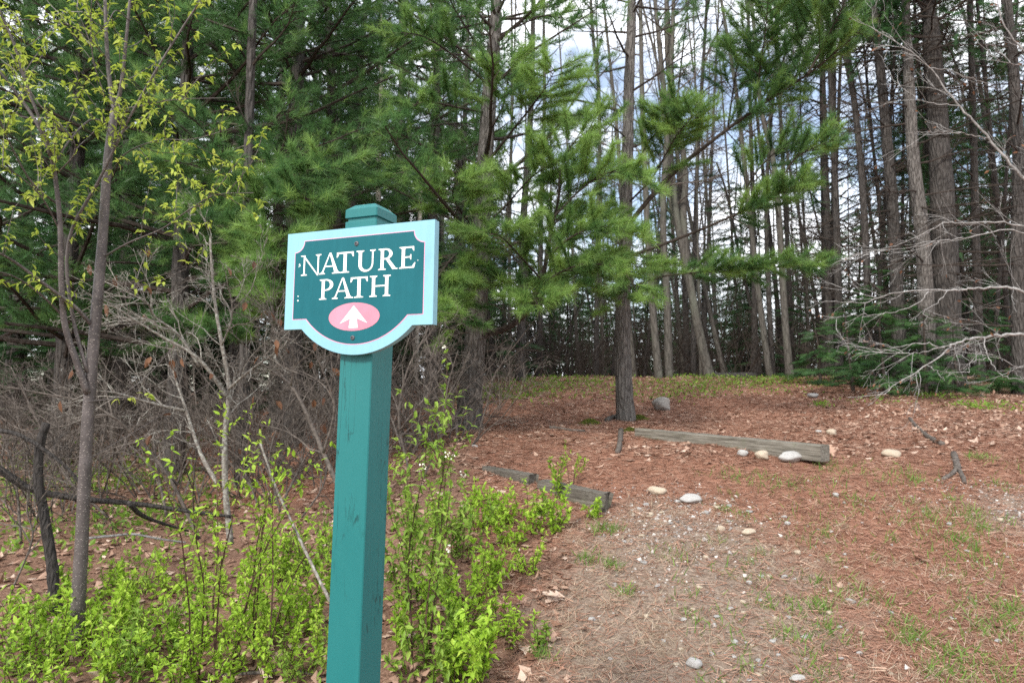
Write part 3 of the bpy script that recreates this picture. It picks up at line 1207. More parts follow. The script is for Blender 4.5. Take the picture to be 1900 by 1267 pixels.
# pines of the left wood, their boughs hanging low behind the thicket
left_pines = [
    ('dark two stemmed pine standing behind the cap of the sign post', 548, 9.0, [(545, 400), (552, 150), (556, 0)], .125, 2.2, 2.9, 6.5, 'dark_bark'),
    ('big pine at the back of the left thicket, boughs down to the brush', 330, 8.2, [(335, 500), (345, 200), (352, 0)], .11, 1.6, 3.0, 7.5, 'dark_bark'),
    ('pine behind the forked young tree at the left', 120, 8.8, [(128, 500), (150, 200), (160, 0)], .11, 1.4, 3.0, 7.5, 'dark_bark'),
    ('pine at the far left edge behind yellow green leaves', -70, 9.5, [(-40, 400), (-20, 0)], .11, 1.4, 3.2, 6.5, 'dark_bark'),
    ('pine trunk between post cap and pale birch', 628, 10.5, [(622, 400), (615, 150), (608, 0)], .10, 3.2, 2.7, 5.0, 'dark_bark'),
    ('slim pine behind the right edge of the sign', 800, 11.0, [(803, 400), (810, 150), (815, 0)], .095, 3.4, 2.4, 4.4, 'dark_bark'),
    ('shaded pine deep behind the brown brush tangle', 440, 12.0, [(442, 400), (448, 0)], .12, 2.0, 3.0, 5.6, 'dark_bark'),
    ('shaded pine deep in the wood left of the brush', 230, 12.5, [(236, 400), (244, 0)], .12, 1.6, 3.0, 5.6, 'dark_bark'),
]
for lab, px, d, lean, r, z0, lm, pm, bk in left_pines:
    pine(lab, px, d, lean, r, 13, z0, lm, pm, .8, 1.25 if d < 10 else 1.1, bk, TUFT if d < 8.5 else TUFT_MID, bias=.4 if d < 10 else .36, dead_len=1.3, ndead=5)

yl = [([(458, 640), (490, 600), (520, 560), (540, 540)], 7.0, 5.4, .010, 1.5, .3, .5), ([(458, 600), (495, 540), (515, 500), (535, 480)], 7.0, 5.4, .010, 1.5, .3, .55),
      ([(460, 540), (490, 490), (510, 460), (520, 440)], 7.0, 5.5, .010, 1.5, .3, .55), ([(458, 640), (430, 630), (400, 620), (360, 600)], 7.0, 5.8, .010, 1.4, .3, .4),
      ([(460, 500), (430, 450), (400, 420), (370, 400)], 7.0, 5.8, .010, 1.4, .3, .4), ([(462, 450), (500, 400), (540, 370), (580, 370)], 7.0, 5.6, .010, 1.5, .3, .48),
      ([(462, 420), (500, 350), (560, 320), (620, 310)], 7.0, 5.8, .010, 1.4, .3, .42), ([(464, 380), (420, 330), (370, 310), (320, 300)], 7.0, 5.8, .010, 1.4, .3, .4)]
# low boughs in front of the thicket come from a young pine left of the sign
pine('young white pine with bright low boughs just left of the sign', 455, 7.0, [(458, 500), (462, 250), (470, 0)], .06, 7.5, 1.9, 1.7, 5.0, .6, 1.1, 'dark_bark', limbs=yl,
     bias=.5, dead_len=.8, ndead=8)


# ------------------------------------------------------------------ far trees: few kinds, copied
def far_kind(kind, height, r, z0, lmax, per_m, seed):
    """meshes for one kind of far tree, foot at the origin"""
    global rng
    rng = np.random.default_rng(seed)
    wv = np.cumsum(np.cumsum(rng.normal(0, .035, (9, 2)), 0), 0)
    P = np.array([[0, 0, -.3]] + [[wv[k, 0], wv[k, 1], height * k / 8] for k in range(1, 9)])
    P = spline(P, 26)
    tr = MB()
    tr.tube(P, flare(26, r, .025, 1.25), 9, rough=.03)
    wood, fo, tufts, tips = MB(), MB(), [], []
    z = z0
    az = 0
    while z < height - .4:
        u = z / height
        p, _ = rpt(P, u)
        az += 2.4 + rng.normal(0, .4)
        if kind == 'pine':
            ln = lmax * (1 - .7 * u) * rng.uniform(.6, 1.1)
            el = rng.uniform(-.1, .3) + .3 * u
            dr = (math.cos(az) * math.cos(el), math.sin(az) * math.cos(el), math.sin(el))
            pine_branch(wood, wander(p, dr, ln, 6, .08, .01), .022, tufts, .75, .25, .5, side=4, bias=.4)
        elif kind == 'spruce':
            ln = lmax * (1 - .8 * u) * rng.uniform(.7, 1.1)
            el = rng.uniform(-.35, .05)
            dr = (math.cos(az) * math.cos(el), math.sin(az) * math.cos(el), math.sin(el))
            B = wander(p, dr, ln, 6, .06, .02)
            wood.twig(B, .016, .004)
            for q in range(int(ln / .085)):
                uu = rng.uniform(.1, 1) ** .8
                p2, d2 = rpt(B, min(uu, .999))
                sd = unit(np.cross(d2, [0, 0, 1])) * (1 if q % 2 else -1)
                tips.append((p2, unit(d2 + sd * rng.uniform(.4, 1.3) + [0, 0, rng.uniform(-.5, 0)]), np.clip(rng.normal(.45, .2), 0, 1)))
        elif kind == 'snag':
            dr = (math.cos(az), math.sin(az), rng.uniform(-.3, .4))
            bare(wood, p, dr, lmax * rng.uniform(.4, 1.2), .018, 2, .13, .01, (3, 6), .75, None, .58, 4, 6)
        else:
            el = rng.uniform(.3, 1.0)
            dr = (math.cos(az) * math.cos(el), math.sin(az) * math.cos(el), math.sin(el))
            tp = []
            bare(wood, p, dr, lmax * (1.1 - .6 * u) * rng.uniform(.5, 1.1), .022 * (1.2 - u), 2, .1, .03, (3, 5), .7, tp, .55, 4, 6)
            for t in tp:
                if rng.uniform() < .5:
                    tips.append((t[0], unit(t[1] + .5 * rng.standard_normal(3)), rng.uniform()))
        z += rng.exponential(1 / per_m)
    res = {'trunk': tr.mesh('trunk', True)}
    if wood.v or wood.q:
        res['branches'] = wood.mesh('branches')
    if kind == 'pine':
        stamp_tufts(fo, tufts, TUFT_FAR)
        res['crown'] = fo.mesh('crown')
    elif kind == 'spruce':
        fo.stamp(SPRAY, [t[0] for t in tips], [t[1] for t in tips], rng.uniform(1.3, 2.2, len(tips)), [t[2] for t in tips], up=np.array([0, 0, 1.0]) + .8 * rng.standard_normal((len(tips), 3)))
        res['crown'] = fo.mesh('crown')
    elif kind == 'leafy':
        fo.stamp(SLEAF, [t[0] for t in tips], [t[1] for t in tips], rng.uniform(.03, .06, len(tips)), [t[2] for t in tips])
        res['crown'] = fo.mesh('crown')
    return res


def mats_for(kind):
    return {'pine': ('dark_bark', 'branch', 'needle_far'), 'spruce': ('dark_bark', 'branch', 'hemlock'), 'snag': ('dark_bark', 'branch', None),
            'leafy': ('grey_bark', 'dead_twig', 'bud_leaf')}[kind]


KINDS = {}
for key, kind, h, r, z0, lm, pm, sd in (('pine1', 'pine', 14, .13, 4.0, 2.4, 3.2, 1), ('pine2', 'pine', 15, .15, 5.0, 2.6, 3.0, 2), ('pine3', 'pine', 12, .11, 1.6, 2.2, 3.8, 3),
                                        ('spruce1', 'spruce', 12, .12, 1.0, 1.9, 9, 4), ('spruce2', 'spruce', 13, .13, 3.5, 2.0, 8, 5), ('spruce3', 'spruce', 6, .06, .3, 1.5, 13, 6),
                                        ('snag1', 'snag', 13, .10, .6, 1.6, 6.5, 7), ('snag2', 'snag', 14, .13, .8, 1.9, 6.0, 8),
                                        ('leafy1', 'leafy', 13, .10, 3.5, 2.6, 2.4, 9), ('leafy2', 'leafy', 11, .07, 2.5, 2.2, 2.6, 10)):
    KINDS[key] = (kind, far_kind(kind, h, r, z0, lm, pm, sd))
    b_, l_, c_ = mats_for(kind)
    for pn, mm in (('trunk', b_), ('branches', l_), ('crown', c_)):
        if pn in KINDS[key][1]:
            KINDS[key][1][pn].materials.append(M[mm])
rng = np.random.default_rng(77)
NAMES = {'pine': 'pine_tree', 'spruce': 'spruce_tree', 'snag': 'bare_conifer', 'leafy': 'slender_tree'}


def far_tree(key, px, d, label, group, sc=1.0, lean=(0, 0), thick=1.0):
    kind, ms = KINDS[key]
    b = ground(px, d)
    root = empty(NAMES[kind], b)
    root.rotation_euler = (lean[1], lean[0], rng.uniform(0, 6.28)) if lean == (0, 0) else (lean[1], lean[0], 0)
    root.scale = (sc * thick, sc * thick, sc)
    tag(root, label, 'tree', group)
    for pn, me_ in ms.items():
        o = bpy.data.objects.new(pn, me_)
        COL.objects.link(o)
        o.parent = root
        if pn == 'branches':
            o['kind'] = 'stuff'
    return root


# mid trees that can be told apart
def slim(label, px, d, lean, r0, height, bark='grey_bark', z0=3.0, lm=2.2, n=14, leafy=.4, name='slender_tree', fork=None, depth=3):
    P = trunk_pts(px, d, lean, height, 50)
    root = empty(name, P[0] + [0, 0, .12])
    tag(root, label, 'tree')
    tr = MB()
    tr.tube(P, flare(50, r0 * .85, .02, 1.3), 10, rough=.03)
    if fork:
        Q = pixpath(fork, d, 24)
        tr.tube(Q, np.linspace(r0 * .65, r0 * .35, 24), 9, rough=.03)
    tr.build('trunk', M[bark], root, True)
    wood, tips = MB(), []
    zb, zt = P[0][2], P[-1][2]
    for k in range(n):
        u = (z0 + (height - z0 - .3) * (k + rng.uniform(0, 1)) / n) / height
        p, dd = rpt(P, min(u, .98))
        az = rng.uniform(0, 6.28)
        el = rng.uniform(.2, 1.0)
        dr = (math.cos(az) * math.cos(el), math.sin(az) * math.cos(el), math.sin(el))
        bare(wood, p, dr, lm * (1.1 - .5 * u) * rng.uniform(.5, 1.1), .02, depth, .12, .02, (2, 4), .75, tips, .58, 5, 7)
    tag(wood.build('branches', M['dead_twig'] if bark == 'grey_bark' else M['branch'], root), kind='stuff')
    tips = [t for t in tips if rng.uniform() < leafy]
    if tips:
        fo = MB()
        fo.stamp(SLEAF, [t[0] for t in tips], [unit(t[1] + .5 * rng.standard_normal(3)) for t in tips], rng.uniform(.03, .055, len(tips)), rng.uniform(0, 1, len(tips)))
        fo.build('crown', M['bud_leaf'], root)
    return root


slim('slim grey trunk, left one of the close pair right of the tall pine', 1222, 14.2, [(1210, 560), (1200, 400), (1192, 200), (1188, 0)], .095, 14, z0=4.5)
slim('slim grey trunk, right one of the close pair right of the tall pine', 1240, 14.4, [(1238, 560), (1230, 400), (1238, 250), (1248, 60), (1250, 0)], .10, 14, z0=4.5)
slim('forked grey trunk leaning left behind the boulder', 1318, 14.8, [(1298, 620), (1275, 500), (1255, 400), (1240, 250), (1225, 100), (1215, 0)], .13, 14, z0=5, fork=[(1275, 500), (1268, 400), (1272, 330), (1262, 250), (1240, 130), (1236, 0)])
slim('grey trunk with small buds right of centre, by the crest', 1465, 14.8, [(1457, 600), (1447, 430), (1435, 300), (1412, 200), (1400, 60)], .10, 13, z0=3.5, leafy=.5)
slim('brown trunk left of the budding grey trunk at the crest', 1432, 15.6, [(1427, 560), (1422, 420), (1425, 300), (1440, 100)], .075, 13, 'dark_bark', z0=3)
slim('dark trunk in shade left of the brown crest trunk', 1398, 16.5, [(1400, 560), (1398, 400), (1392, 200)], .09, 13, 'dark_bark', z0=3)
slim('pale birch stem showing above the sign post cap', 702, 12.0, [(702, 360), (705, 230), (708, 120), (706, 0)], .055, 12, 'pale_bark', z0=5, n=9, leafy=.2, name='birch_tree')
slim('second thin birch, right of the pale birch stem', 772, 13.5, [(780, 380), (795, 280), (812, 180), (816, 60)], .05, 12, 'pale_bark', z0=6, n=8, leafy=.2, name='birch_tree')
slim('grey lit trunk stub beside the two stemmed pine', 514, 11.0, [(516, 400), (520, 260), (524, 150), (530, 0)], .11, 13, 'grey_bark', z0=7, n=8, leafy=.1)
slim('thick dark trunk beyond the gap between the two bank pines', 965, 13.8, [(968, 560), (972, 400), (985, 200), (990, 0)], .12, 13, 'dark_bark', z0=3.2, n=18, leafy=.0, lm=1.6)
slim('thin dark trunk just right of the gap trunk between the bank pines', 1000, 16.5, [(1002, 560), (1004, 400), (1010, 200)], .10, 13, 'dark_bark', z0=3, n=14, leafy=.1)
slim('thin trunk left of the tall pine, against the sky', 1105, 16.0, [(1108, 500), (1112, 200), (1098, 40)], .075, 13, 'dark_bark', z0=4, n=16, leafy=.2)
slim('slender tree right of the tall pine top, fine branches on blue sky', 1285, 16.0, [(1288, 500), (1294, 300), (1306, 100), (1312, 0)], .07, 13, 'dark_bark', z0=4, n=18, leafy=.2, lm=2.4)


# right: tall conifers with dead lower branches
def dead_conifer(label, px, d, lean, r0, height, bark='dark_bark', n=42, lm=1.7, z0=1.2, live=True, zl=9.5):
    P = trunk_pts(px, d, lean, height, 50)
    root = empty('spruce_tree', P[0] + [0, 0, .12])
    tag(root, label, 'tree')
    tr = MB()
    tr.tube(P, flare(50, r0, .03, 1.25), 12, rough=.03)
    tr.build('trunk', M[bark], root, True)
    wood, tips = MB(), []
    for k in range(n):
        u = (z0 + (height - z0 - .3) * (k + rng.uniform(0, 1)) / n) / height
        p, dd = rpt(P, min(u, .98))
        az = rng.uniform(0, 6.28)
        el = rng.uniform(-.35, .25)
        dr = (math.cos(az) * math.cos(el), math.sin(az) * math.cos(el), math.sin(el))
        tp = []
        bare(wood, p, dr, lm * rng.uniform(.5, 1.35), .020, 2, .12, .02, (4, 7), .75, tp, .56, 5, 6)
        if live and u * height > zl - rng.uniform(0, 2):
            for t in tp:
                for q in range(3):
                    tips.append((t[0] - t[1] * .08 * q, unit(t[1] + .4 * rng.standard_normal(3)), np.clip(rng.normal(.5, .2), 0, 1)))
    tag(wood.build('branches', M['branch'], root), kind='stuff')
    if tips:
        fo = MB()
        fo.stamp(SPRAY, [t[0] for t in tips], [t[1] for t in tips], rng.uniform(.9, 1.5, len(tips)), [t[2] for t in tips])
        fo.build('crown', M['hemlock'], root)
    return root


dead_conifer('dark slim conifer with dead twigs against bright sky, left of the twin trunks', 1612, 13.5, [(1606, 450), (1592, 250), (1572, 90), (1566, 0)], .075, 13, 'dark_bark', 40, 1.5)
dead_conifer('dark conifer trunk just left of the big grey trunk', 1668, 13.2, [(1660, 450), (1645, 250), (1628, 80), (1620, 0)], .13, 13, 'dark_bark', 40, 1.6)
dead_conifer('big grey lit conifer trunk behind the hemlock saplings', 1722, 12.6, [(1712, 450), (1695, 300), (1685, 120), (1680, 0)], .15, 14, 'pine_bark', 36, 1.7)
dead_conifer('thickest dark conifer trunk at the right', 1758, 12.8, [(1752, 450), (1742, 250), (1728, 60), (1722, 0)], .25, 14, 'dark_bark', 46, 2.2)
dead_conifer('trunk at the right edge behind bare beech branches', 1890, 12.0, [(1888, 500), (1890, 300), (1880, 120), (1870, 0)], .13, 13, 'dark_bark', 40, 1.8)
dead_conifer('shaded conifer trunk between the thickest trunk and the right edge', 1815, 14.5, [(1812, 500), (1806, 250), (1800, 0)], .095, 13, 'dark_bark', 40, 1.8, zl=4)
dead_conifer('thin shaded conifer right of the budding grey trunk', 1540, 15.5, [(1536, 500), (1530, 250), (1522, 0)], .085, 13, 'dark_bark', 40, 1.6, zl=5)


# thin dead poles full of fine twigs among them
r4 = np.random.default_rng(21)
for k in range(11):
    far_tree(['snag1', 'snag2'][k % 2], 1500 + 430 * (k + r4.uniform(0, 1)) / 11, r4.uniform(13.5, 18), 'thin dead conifer pole full of fine twigs in the right wood', 'dead poles in the right wood',
             r4.uniform(.75, 1.1), (r4.normal(0, .05), r4.normal(0, .05)), r4.uniform(.4, .65))
for k in range(10):
    far_tree(['leafy1', 'leafy2'][k % 2], 1060 + 420 * (k + r4.uniform(0, 1)) / 10, r4.uniform(15, 24), 'slender tree with fine bare twigs against the sky right of the tall pine', 'slender trees right of the tall pine',
             r4.uniform(.8, 1.1), (r4.normal(0, .05), r4.normal(0, .05)), r4.uniform(.5, .8))


# hemlock saplings at the crest on the right
def hemlock(label, px, d, height, lmax, dens=1.0):
    b = ground(px, d)
    root = empty('hemlock_sapling', b)
    tag(root, label, 'sapling', 'hemlock saplings on the crest')
    P = wander(b - [0, 0, .1], (0, 0, 1), height, 12, .03, .05)
    tr = MB()
    tr.tube(P, np.linspace(.035, .006, 12), 6)
    tr.build('trunk', M['branch'], root, True)
    wood, tips = MB(), []
    z = .12
    while z < .97:
        p, _ = rpt(P, z)
        az = rng.uniform(0, 6.28)
        ln = lmax * (1.05 - z) * rng.uniform(.6, 1.1)
        el = rng.uniform(-.2, .2)
        B = wander(p, (math.cos(az), math.sin(az), el), ln, 7, .07, -.02)
        wood.twig(B, .009, .002)
        for q in range(int(ln / .036 * dens)):
            p2, d2 = rpt(B, min(rng.uniform(.08, 1) ** .8, .999))
            sd = unit(np.cross(d2, [0, 0, 1])) * (1 if q % 2 else -1)
            tips.append((p2 + rng.normal(0, .02, 3), unit(d2 * .8 + sd * rng.uniform(.3, 1.2) + [0, 0, rng.uniform(-.3, .05)]), np.clip(rng.normal(.5, .2), 0, 1)))
        z += rng.exponential(.028 / height * 2)
    tag(wood.build('branches', M['branch'], root), kind='stuff')
    fo = MB()
    fo.stamp(SPRAY, [t[0] for t in tips], [t[1] for t in tips], rng.uniform(.8, 1.3, len(tips)), [t[2] for t in tips], up=np.array([0, 0, 1.0]) + .8 * rng.standard_normal((len(tips), 3)))
    fo.build('crown', M['hemlock_young'], root)


for px, d, hh, lm, lab in ((1580, 12.2, 1.6, 1.25, 'wide low dark hemlock sapling left in the clump on the crest'), (1640, 11.8, 1.9, 1.44, 'hemlock sapling in front of the big grey trunk'),
                           (1715, 11.9, 1.7, 1.38, 'hemlock sapling behind the lowest bare beech limb'), (1520, 13.2, 1.3, .9, 'small hemlock sapling at the left end of the clump on the crest'), (1850, 12.6, 1.5, 1.0, 'hemlock sapling under the right edge beech limbs'), (1770, 12.2, 1.4, 1.12, 'low hemlock sapling under the forked beech limb'),
                           (1610, 13.4, 2.6, 1.5, 'taller hemlock sapling at the back of the clump')):
    hemlock(lab, px, d, hh, lm)

# the far wood: columns of trunks behind the crest
far = []
r2 = np.random.default_rng(5)
for k in range(92):
    px = r2.uniform(600, 1930)
    d = r2.uniform(16.5, 36)
    far.append((px, d, r2.choice(['snag1', 'snag2', 'leafy1', 'leafy2', 'snag1', 'spruce2', 'pine3'])))
for k in range(80):
    far.append((r2.uniform(560, 1940), r2.uniform(30, 65), r2.choice(['snag1', 'snag2', 'leafy1', 'leafy2', 'pine3', 'spruce1'])))
LAB = {'snag': 'dark bare conifer trunk in the wood behind the crest', 'leafy': 'thin grey tree with fine twigs in the wood behind the crest',
       'spruce': 'dark green spruce in the wood behind the crest', 'pine': 'green topped pine in the wood behind the crest'}
for px, d, key in far:
    far_tree(key, px, d, LAB[KINDS[key][0]], 'trees of the wood behind the crest', r2.uniform(.85, 1.2), (r2.normal(0, .06), r2.normal(0, .05)) if r2.uniform() < .8 else (0, 0),
             r2.uniform(.38, .72))
for k in range(110):                           # spruce undergrowth that closes the wood at eye height
    px = r2.uniform(820, 1930)
    d = r2.uniform(17.5, 55)
    far_tree('spruce3', px, d, 'low dark spruce under the trunks behind the crest', 'low spruces behind the crest', r2.uniform(.6, 1.0))
for px, d in ((1790, 17), (1870, 18), (1720, 21), (1840, 24), (1650, 25), (1900, 21)):
    far_tree('spruce1', px, d, 'dense dark spruce deep in the wood at the right', 'spruces deep in the right wood', r2.uniform(.9, 1.2))
for k in range(30):                           # the deep wood at the left
    px = -60 + 920 * (k + r2.uniform(0, 1)) / 30
    d = r2.uniform(13.5, 30)
    far_tree(r2.choice(['pine1', 'pine2', 'pine3', 'pine3']), px, d, 'shaded pine deep in the left wood', 'pines deep in the left wood', r2.uniform(.9, 1.25))
for k in range(34):
    px = -60 + 1000 * (k + r2.uniform(0, 1)) / 34
    d = r2.uniform(13, 32)
    far_tree(r2.choice(['spruce1', 'spruce3', 'spruce1']), px, d, 'shaded spruce deep in the left wood', 'spruces deep in the left wood', r2.uniform(.8, 1.2))


# thin brush along the crest, one mesh shared
_r = rng
rng = np.random.default_rng(31)
BR = []
for q in range(3):
    mb = MB()
    for k in range(7):
        a = rng.uniform(0, 6.28)
        bare(mb, [math.cos(a) * .2, math.sin(a) * .2, -.1], unit([math.cos(a) * rng.uniform(.1, .9), math.sin(a) * rng.uniform(.1, .9), 1]), rng.uniform(.8, 2.0), .011, 3, .14, .0, (3, 4), .8, None, .58, 4, 7, .15)
    me_ = mb.mesh('crest_brush')
    me_.materials.append(M['branch'])
    BR.append(me_)
for k in range(100):
    px = r2.uniform(860, 1920)
    d = r2.uniform(14.6, 26)
    o = bpy.data.objects.new('crest_brush', BR[k % 3])
    COL.objects.link(o)
    o.location = ground(px, d)
    o.rotation_euler = (0, 0, r2.uniform(0, 6.28))
    s_ = r2.uniform(.7, 1.7)
    o.scale = (s_, s_, s_)
    tag(o, 'thin bare brush growing among the trunks along the crest', 'brush', 'brush along the crest')
for me_ in BR[:]:
    m2 = me_.copy()
    m2.materials.clear()
    m2.materials.append(M['dead_twig'])
    BR.append(m2)
for k in range(46):                           # and through the left thicket
    px = r2.uniform(-40, 860)
    d = r2.uniform(6.2, 13)
    o = bpy.data.objects.new('thicket_brush', BR[3 + k % 3] if d < 9.5 else BR[k % 3])
    COL.objects.link(o)
    o.location = ground(px, d)
    o.rotation_euler = (0, 0, r2.uniform(0, 6.28))
    s_ = r2.uniform(.6, 1.1)
    o.scale = (s_, s_, s_)
    tag(o, 'thin bare brush growing between the pines of the left thicket', 'brush', 'brush in the left thicket')
for k in range(26):
    px = -60 + 920 * (k + r2.uniform(0, 1)) / 26
    far_tree('spruce3', px, r2.uniform(13, 19), 'low dark spruce between the pines of the left wood', 'low spruces in the left wood', r2.uniform(.5, .9))
rng = _r


# ------------------------------------------------------------------ the young tree at the left, with new leaves
def leaf_clusters(mb, tips, size=(.035, .06), n=(4, 7), tpl=None, droop=.35):
    pos, ax, up, sc, tn = [], [], [], [], []
    for p, d in tips:
        t0 = np.clip(rng.normal(.5, .22), 0, 1)
        for q in range(rng.integers(n[0], n[1] + 1)):
            a = unit(rng.standard_normal(3) + .8 * np.asarray(d) + [0, 0, .1])
            a = unit(a * [1, 1, .6] + [0, 0, -droop * rng.uniform(-.2, 1)])
            pos.append(p + rng.normal(0, .006, 3))
            ax.append(a)
            up.append([rng.normal(0, .3), rng.normal(0, .3), 1])
            sc.append(rng.uniform(*size))
            tn.append(np.clip(t0 + rng.normal(0, .15), 0, 1))
    if pos:
        mb.stamp(tpl or DROOP, pos, ax, sc, tn, up=np.cross(np.cross(ax, up), ax))


D0 = 3.6
P = pixpath([(140, 1215), (146, 1100), (152, 1000), (160, 830), (172, 660), (184, 520), (192, 420), (200, 300), (213, 205)], D0, 60, 3.7)
P[0][2] = float(H(P[0][0], P[0][1])) - .1
root = empty('young_tree', [P[0][0], P[0][1], float(H(P[0][0], P[0][1]))])
tag(root, 'young tree with smooth speckled bark and yellow green leaves at the left', 'tree')
tr = MB()
tr.tube(P, np.linspace(.035, .021, 60) * (1 + .25 * np.exp(-np.linspace(0, 1, 60) * 14)), 14, rough=.015)
tr.build('trunk', M['cherry_bark'], root, True)
limbs = [
    ([(213, 207), (206, 170), (199, 100), (195, 0), (194, -120)], 3.7, 3.7, 0.0143, 0.0075),
    ([(213, 207), (224, 165), (233, 85), (241, 0), (250, -120)], 3.7, 3.6, 0.0116, 0.0060),
    ([(163, 730), (140, 665), (120, 600), (114, 520), (112, 420), (104, 340), (93, 285), (60, 215), (0, 135), (-60, 80)], 3.62, 3.3, 0.0177, 0.0060),
    ([(93, 290), (80, 240), (50, 160), (25, 80), (0, 20), (-20, -60)], 3.4, 3.2, 0.0088, 0.0045),
    ([(162, 690), (140, 610), (128, 540), (124, 480), (134, 425), (160, 375), (186, 330), (215, 270), (245, 210), (290, 130), (340, 50), (372, 0), (400, -60)], 3.62, 3.45, 0.0102, 0.0037),
    ([(172, 605), (140, 570), (100, 540), (40, 495), (0, 470), (-50, 450)], 3.65, 3.2, 0.0116, 0.0045),
    ([(130, 600), (80, 550), (30, 515), (-20, 500)], 3.6, 3.2, 0.0068, 0.0030),
    ([(204, 235), (170, 222), (130, 260), (104, 300)], 3.7, 3.45, 0.0061, 0.0045),
    ([(186, 480), (240, 450), (300, 425), (350, 390), (400, 362), (470, 358)], 3.68, 3.2, 0.0054, 0.0019),
    ([(215, 205), (270, 195), (330, 185), (420, 182)], 3.7, 3.3, 0.0041, 0.0015),
    ([(214, 300), (250, 275), (300, 260), (360, 258), (450, 232)], 3.7, 3.3, 0.0041, 0.0015),
    ([(195, 180), (175, 120), (168, 60), (170, 0)], 3.7, 3.5, 0.0041, 0.0023),
    ([(178, 560), (230, 540), (300, 520), (360, 490)], 3.66, 3.4, 0.0027, 0.0011),
    ([(163, 745), (220, 735), (280, 690), (350, 610)], 3.6, 3.9, 0.0034, 0.0015),
    ([(155, 860), (200, 830), (300, 770), (420, 690)], 3.6, 4.2, 0.0027, 0.0011),
    ([(112, 430), (80, 370), (40, 330), (-10, 300)], 3.5, 3.1, 0.0048, 0.0023),
    ([(108, 380), (60, 340), (20, 270), (-10, 205)], 3.5, 3.1, 0.0061, 0.0030),
    ([(100, 330), (140, 270), (70, 190), (20, 100)], 3.45, 3.2, 0.0041, 0.0023),
    ([(200, 110), (150, 60), (100, 40), (30, 38), (0, 55)], 3.7, 3.3, 0.0041, 0.0023),
    ([(241, 40), (215, 20), (190, 50), (140, 10)], 3.6, 3.4, 0.0034, 0.0015),
]
wood, tips = MB(), []
for pts, d1, d2, ra, rb in limbs:
    Q = pixpath(pts, d1, 5 * len(pts), d2)
    lb = MB()
    lb.tube(Q, np.linspace(ra, rb, len(Q)), 8 if ra > .01 else 5)
    lb.build('limb', M['cherry_bark'], root, True)
    Ln = np.linalg.norm(np.diff(Q, axis=0), axis=1).sum()
    for q in range(int(Ln / .085)):
        u = rng.uniform(.22, 1)
        p, d = rpt(Q, min(u, .999))
        x, y = view(p)
        if y > 480 and rng.uniform() < .6:
            continue
        if y > 640 and rng.uniform() < .85:
            continue
        dd = unit(d + 1.0 * unit(rng.standard_normal(3)) + [0, 0, .15])
        l = rng.uniform(.06, .42)
        W = wander(p, dd, l, 5, .12, .04)
        wood.twig(W, .0028, .0012)
        for z in range(int(l / .055)):
            tips.append(rpt(W, min((z + .6) / max(1, int(l / .055)), .999)))
        tips.append((W[-1], unit(W[-1] - W[-2])))
tag(wood.build('twigs', M['cherry_bark'], root), kind='stuff')
fo = MB()
leaf_clusters(fo, tips, (.022, .044), (2, 4))
fo.build('crown', M['young_leaf'], root)


# ------------------------------------------------------------------ dead wood of the left thicket
def stick(name, label, cat, pts, d, r0, r1, material, d2=None, sides=8, rough=.06, forks=(), on_ground=False, drop=0.0, twigs=0, group=None):
    m = len(pts)
    if on_ground:
        Q = []
        for a in pts:
            h = hit(a[0], a[1])
            Q.append(h + [0, 0, r0 * .5])
        Q = spline(Q, 6 * m)
    else:
        Q = pixpath(pts, d, 6 * m, d2)
    lo = Q[np.argmin(Q[:, 2])]
    root = empty(name, [lo[0], lo[1], float(H(lo[0], lo[1]))]) if (forks or twigs) else None
    mb = MB()
    mb.tube(Q, np.linspace(r0, r1, len(Q)), sides, rough=rough)
    o = mb.build('stem' if root else name, material, root, True)
    t = root or o
    tag(t, label, cat, group)
    if forks:
        for f in forks:
            fb = MB()
            if on_ground:
                q2 = spline([hit(a[0], a[1]) + [0, 0, r0 * .45] for a in f], 12)
            else:
                q2 = pixpath(f, d, 14, d2)
            fb.tube(q2, np.linspace(r0 * .65, r1 * .6, len(q2)), 7, rough=rough)
            fb.build('limb', material, root, True)
    if twigs:
        tw = MB()
        bare_on(tw, Q, .004, 2, twigs, .35)
        tag(tw.build('twigs', material, root), kind='stuff')
    return t


stick('dead_stem', 'black broken dead stem standing at the far left', 'dead tree', [(112, 1165), (100, 1095), (97, 1050), (84, 970), (71, 890), (74, 830), (86, 785)], 4.0, .034, .022, M['black_bark'], sides=10)
stick('fallen_branch', 'long dark fallen branch lying level across the left thicket', 'branch', [(-60, 845), (0, 872), (60, 908), (150, 925), (250, 934), (350, 948), (430, 958)], 4.05, .026, .010,
      M['black_bark'], 4.6, twigs=12, forks=([(240, 934), (262, 955), (300, 970), (350, 985)],))
stick('fallen_branch', 'thin dark branch slanting up beside the black stem', 'branch', [(-40, 795), (30, 805), (90, 840), (140, 885), (160, 930)], 3.9, .014, .006, M['black_bark'], twigs=6)
stick('white_stick', 'bleached white stick lying in the green shrubs', 'stick', [(165, 998), (215, 993), (250, 991), (300, 1000), (345, 1006)], 4.6, .009, .006, M['beech_twig'], 4.7)
stick('leaning_stick', 'pale grey stick leaning behind the post', 'stick', [(612, 1115), (575, 1040), (540, 965), (512, 905), (483, 822)], 3.1, .0075, .005, M['lichen_twig'], 3.4)

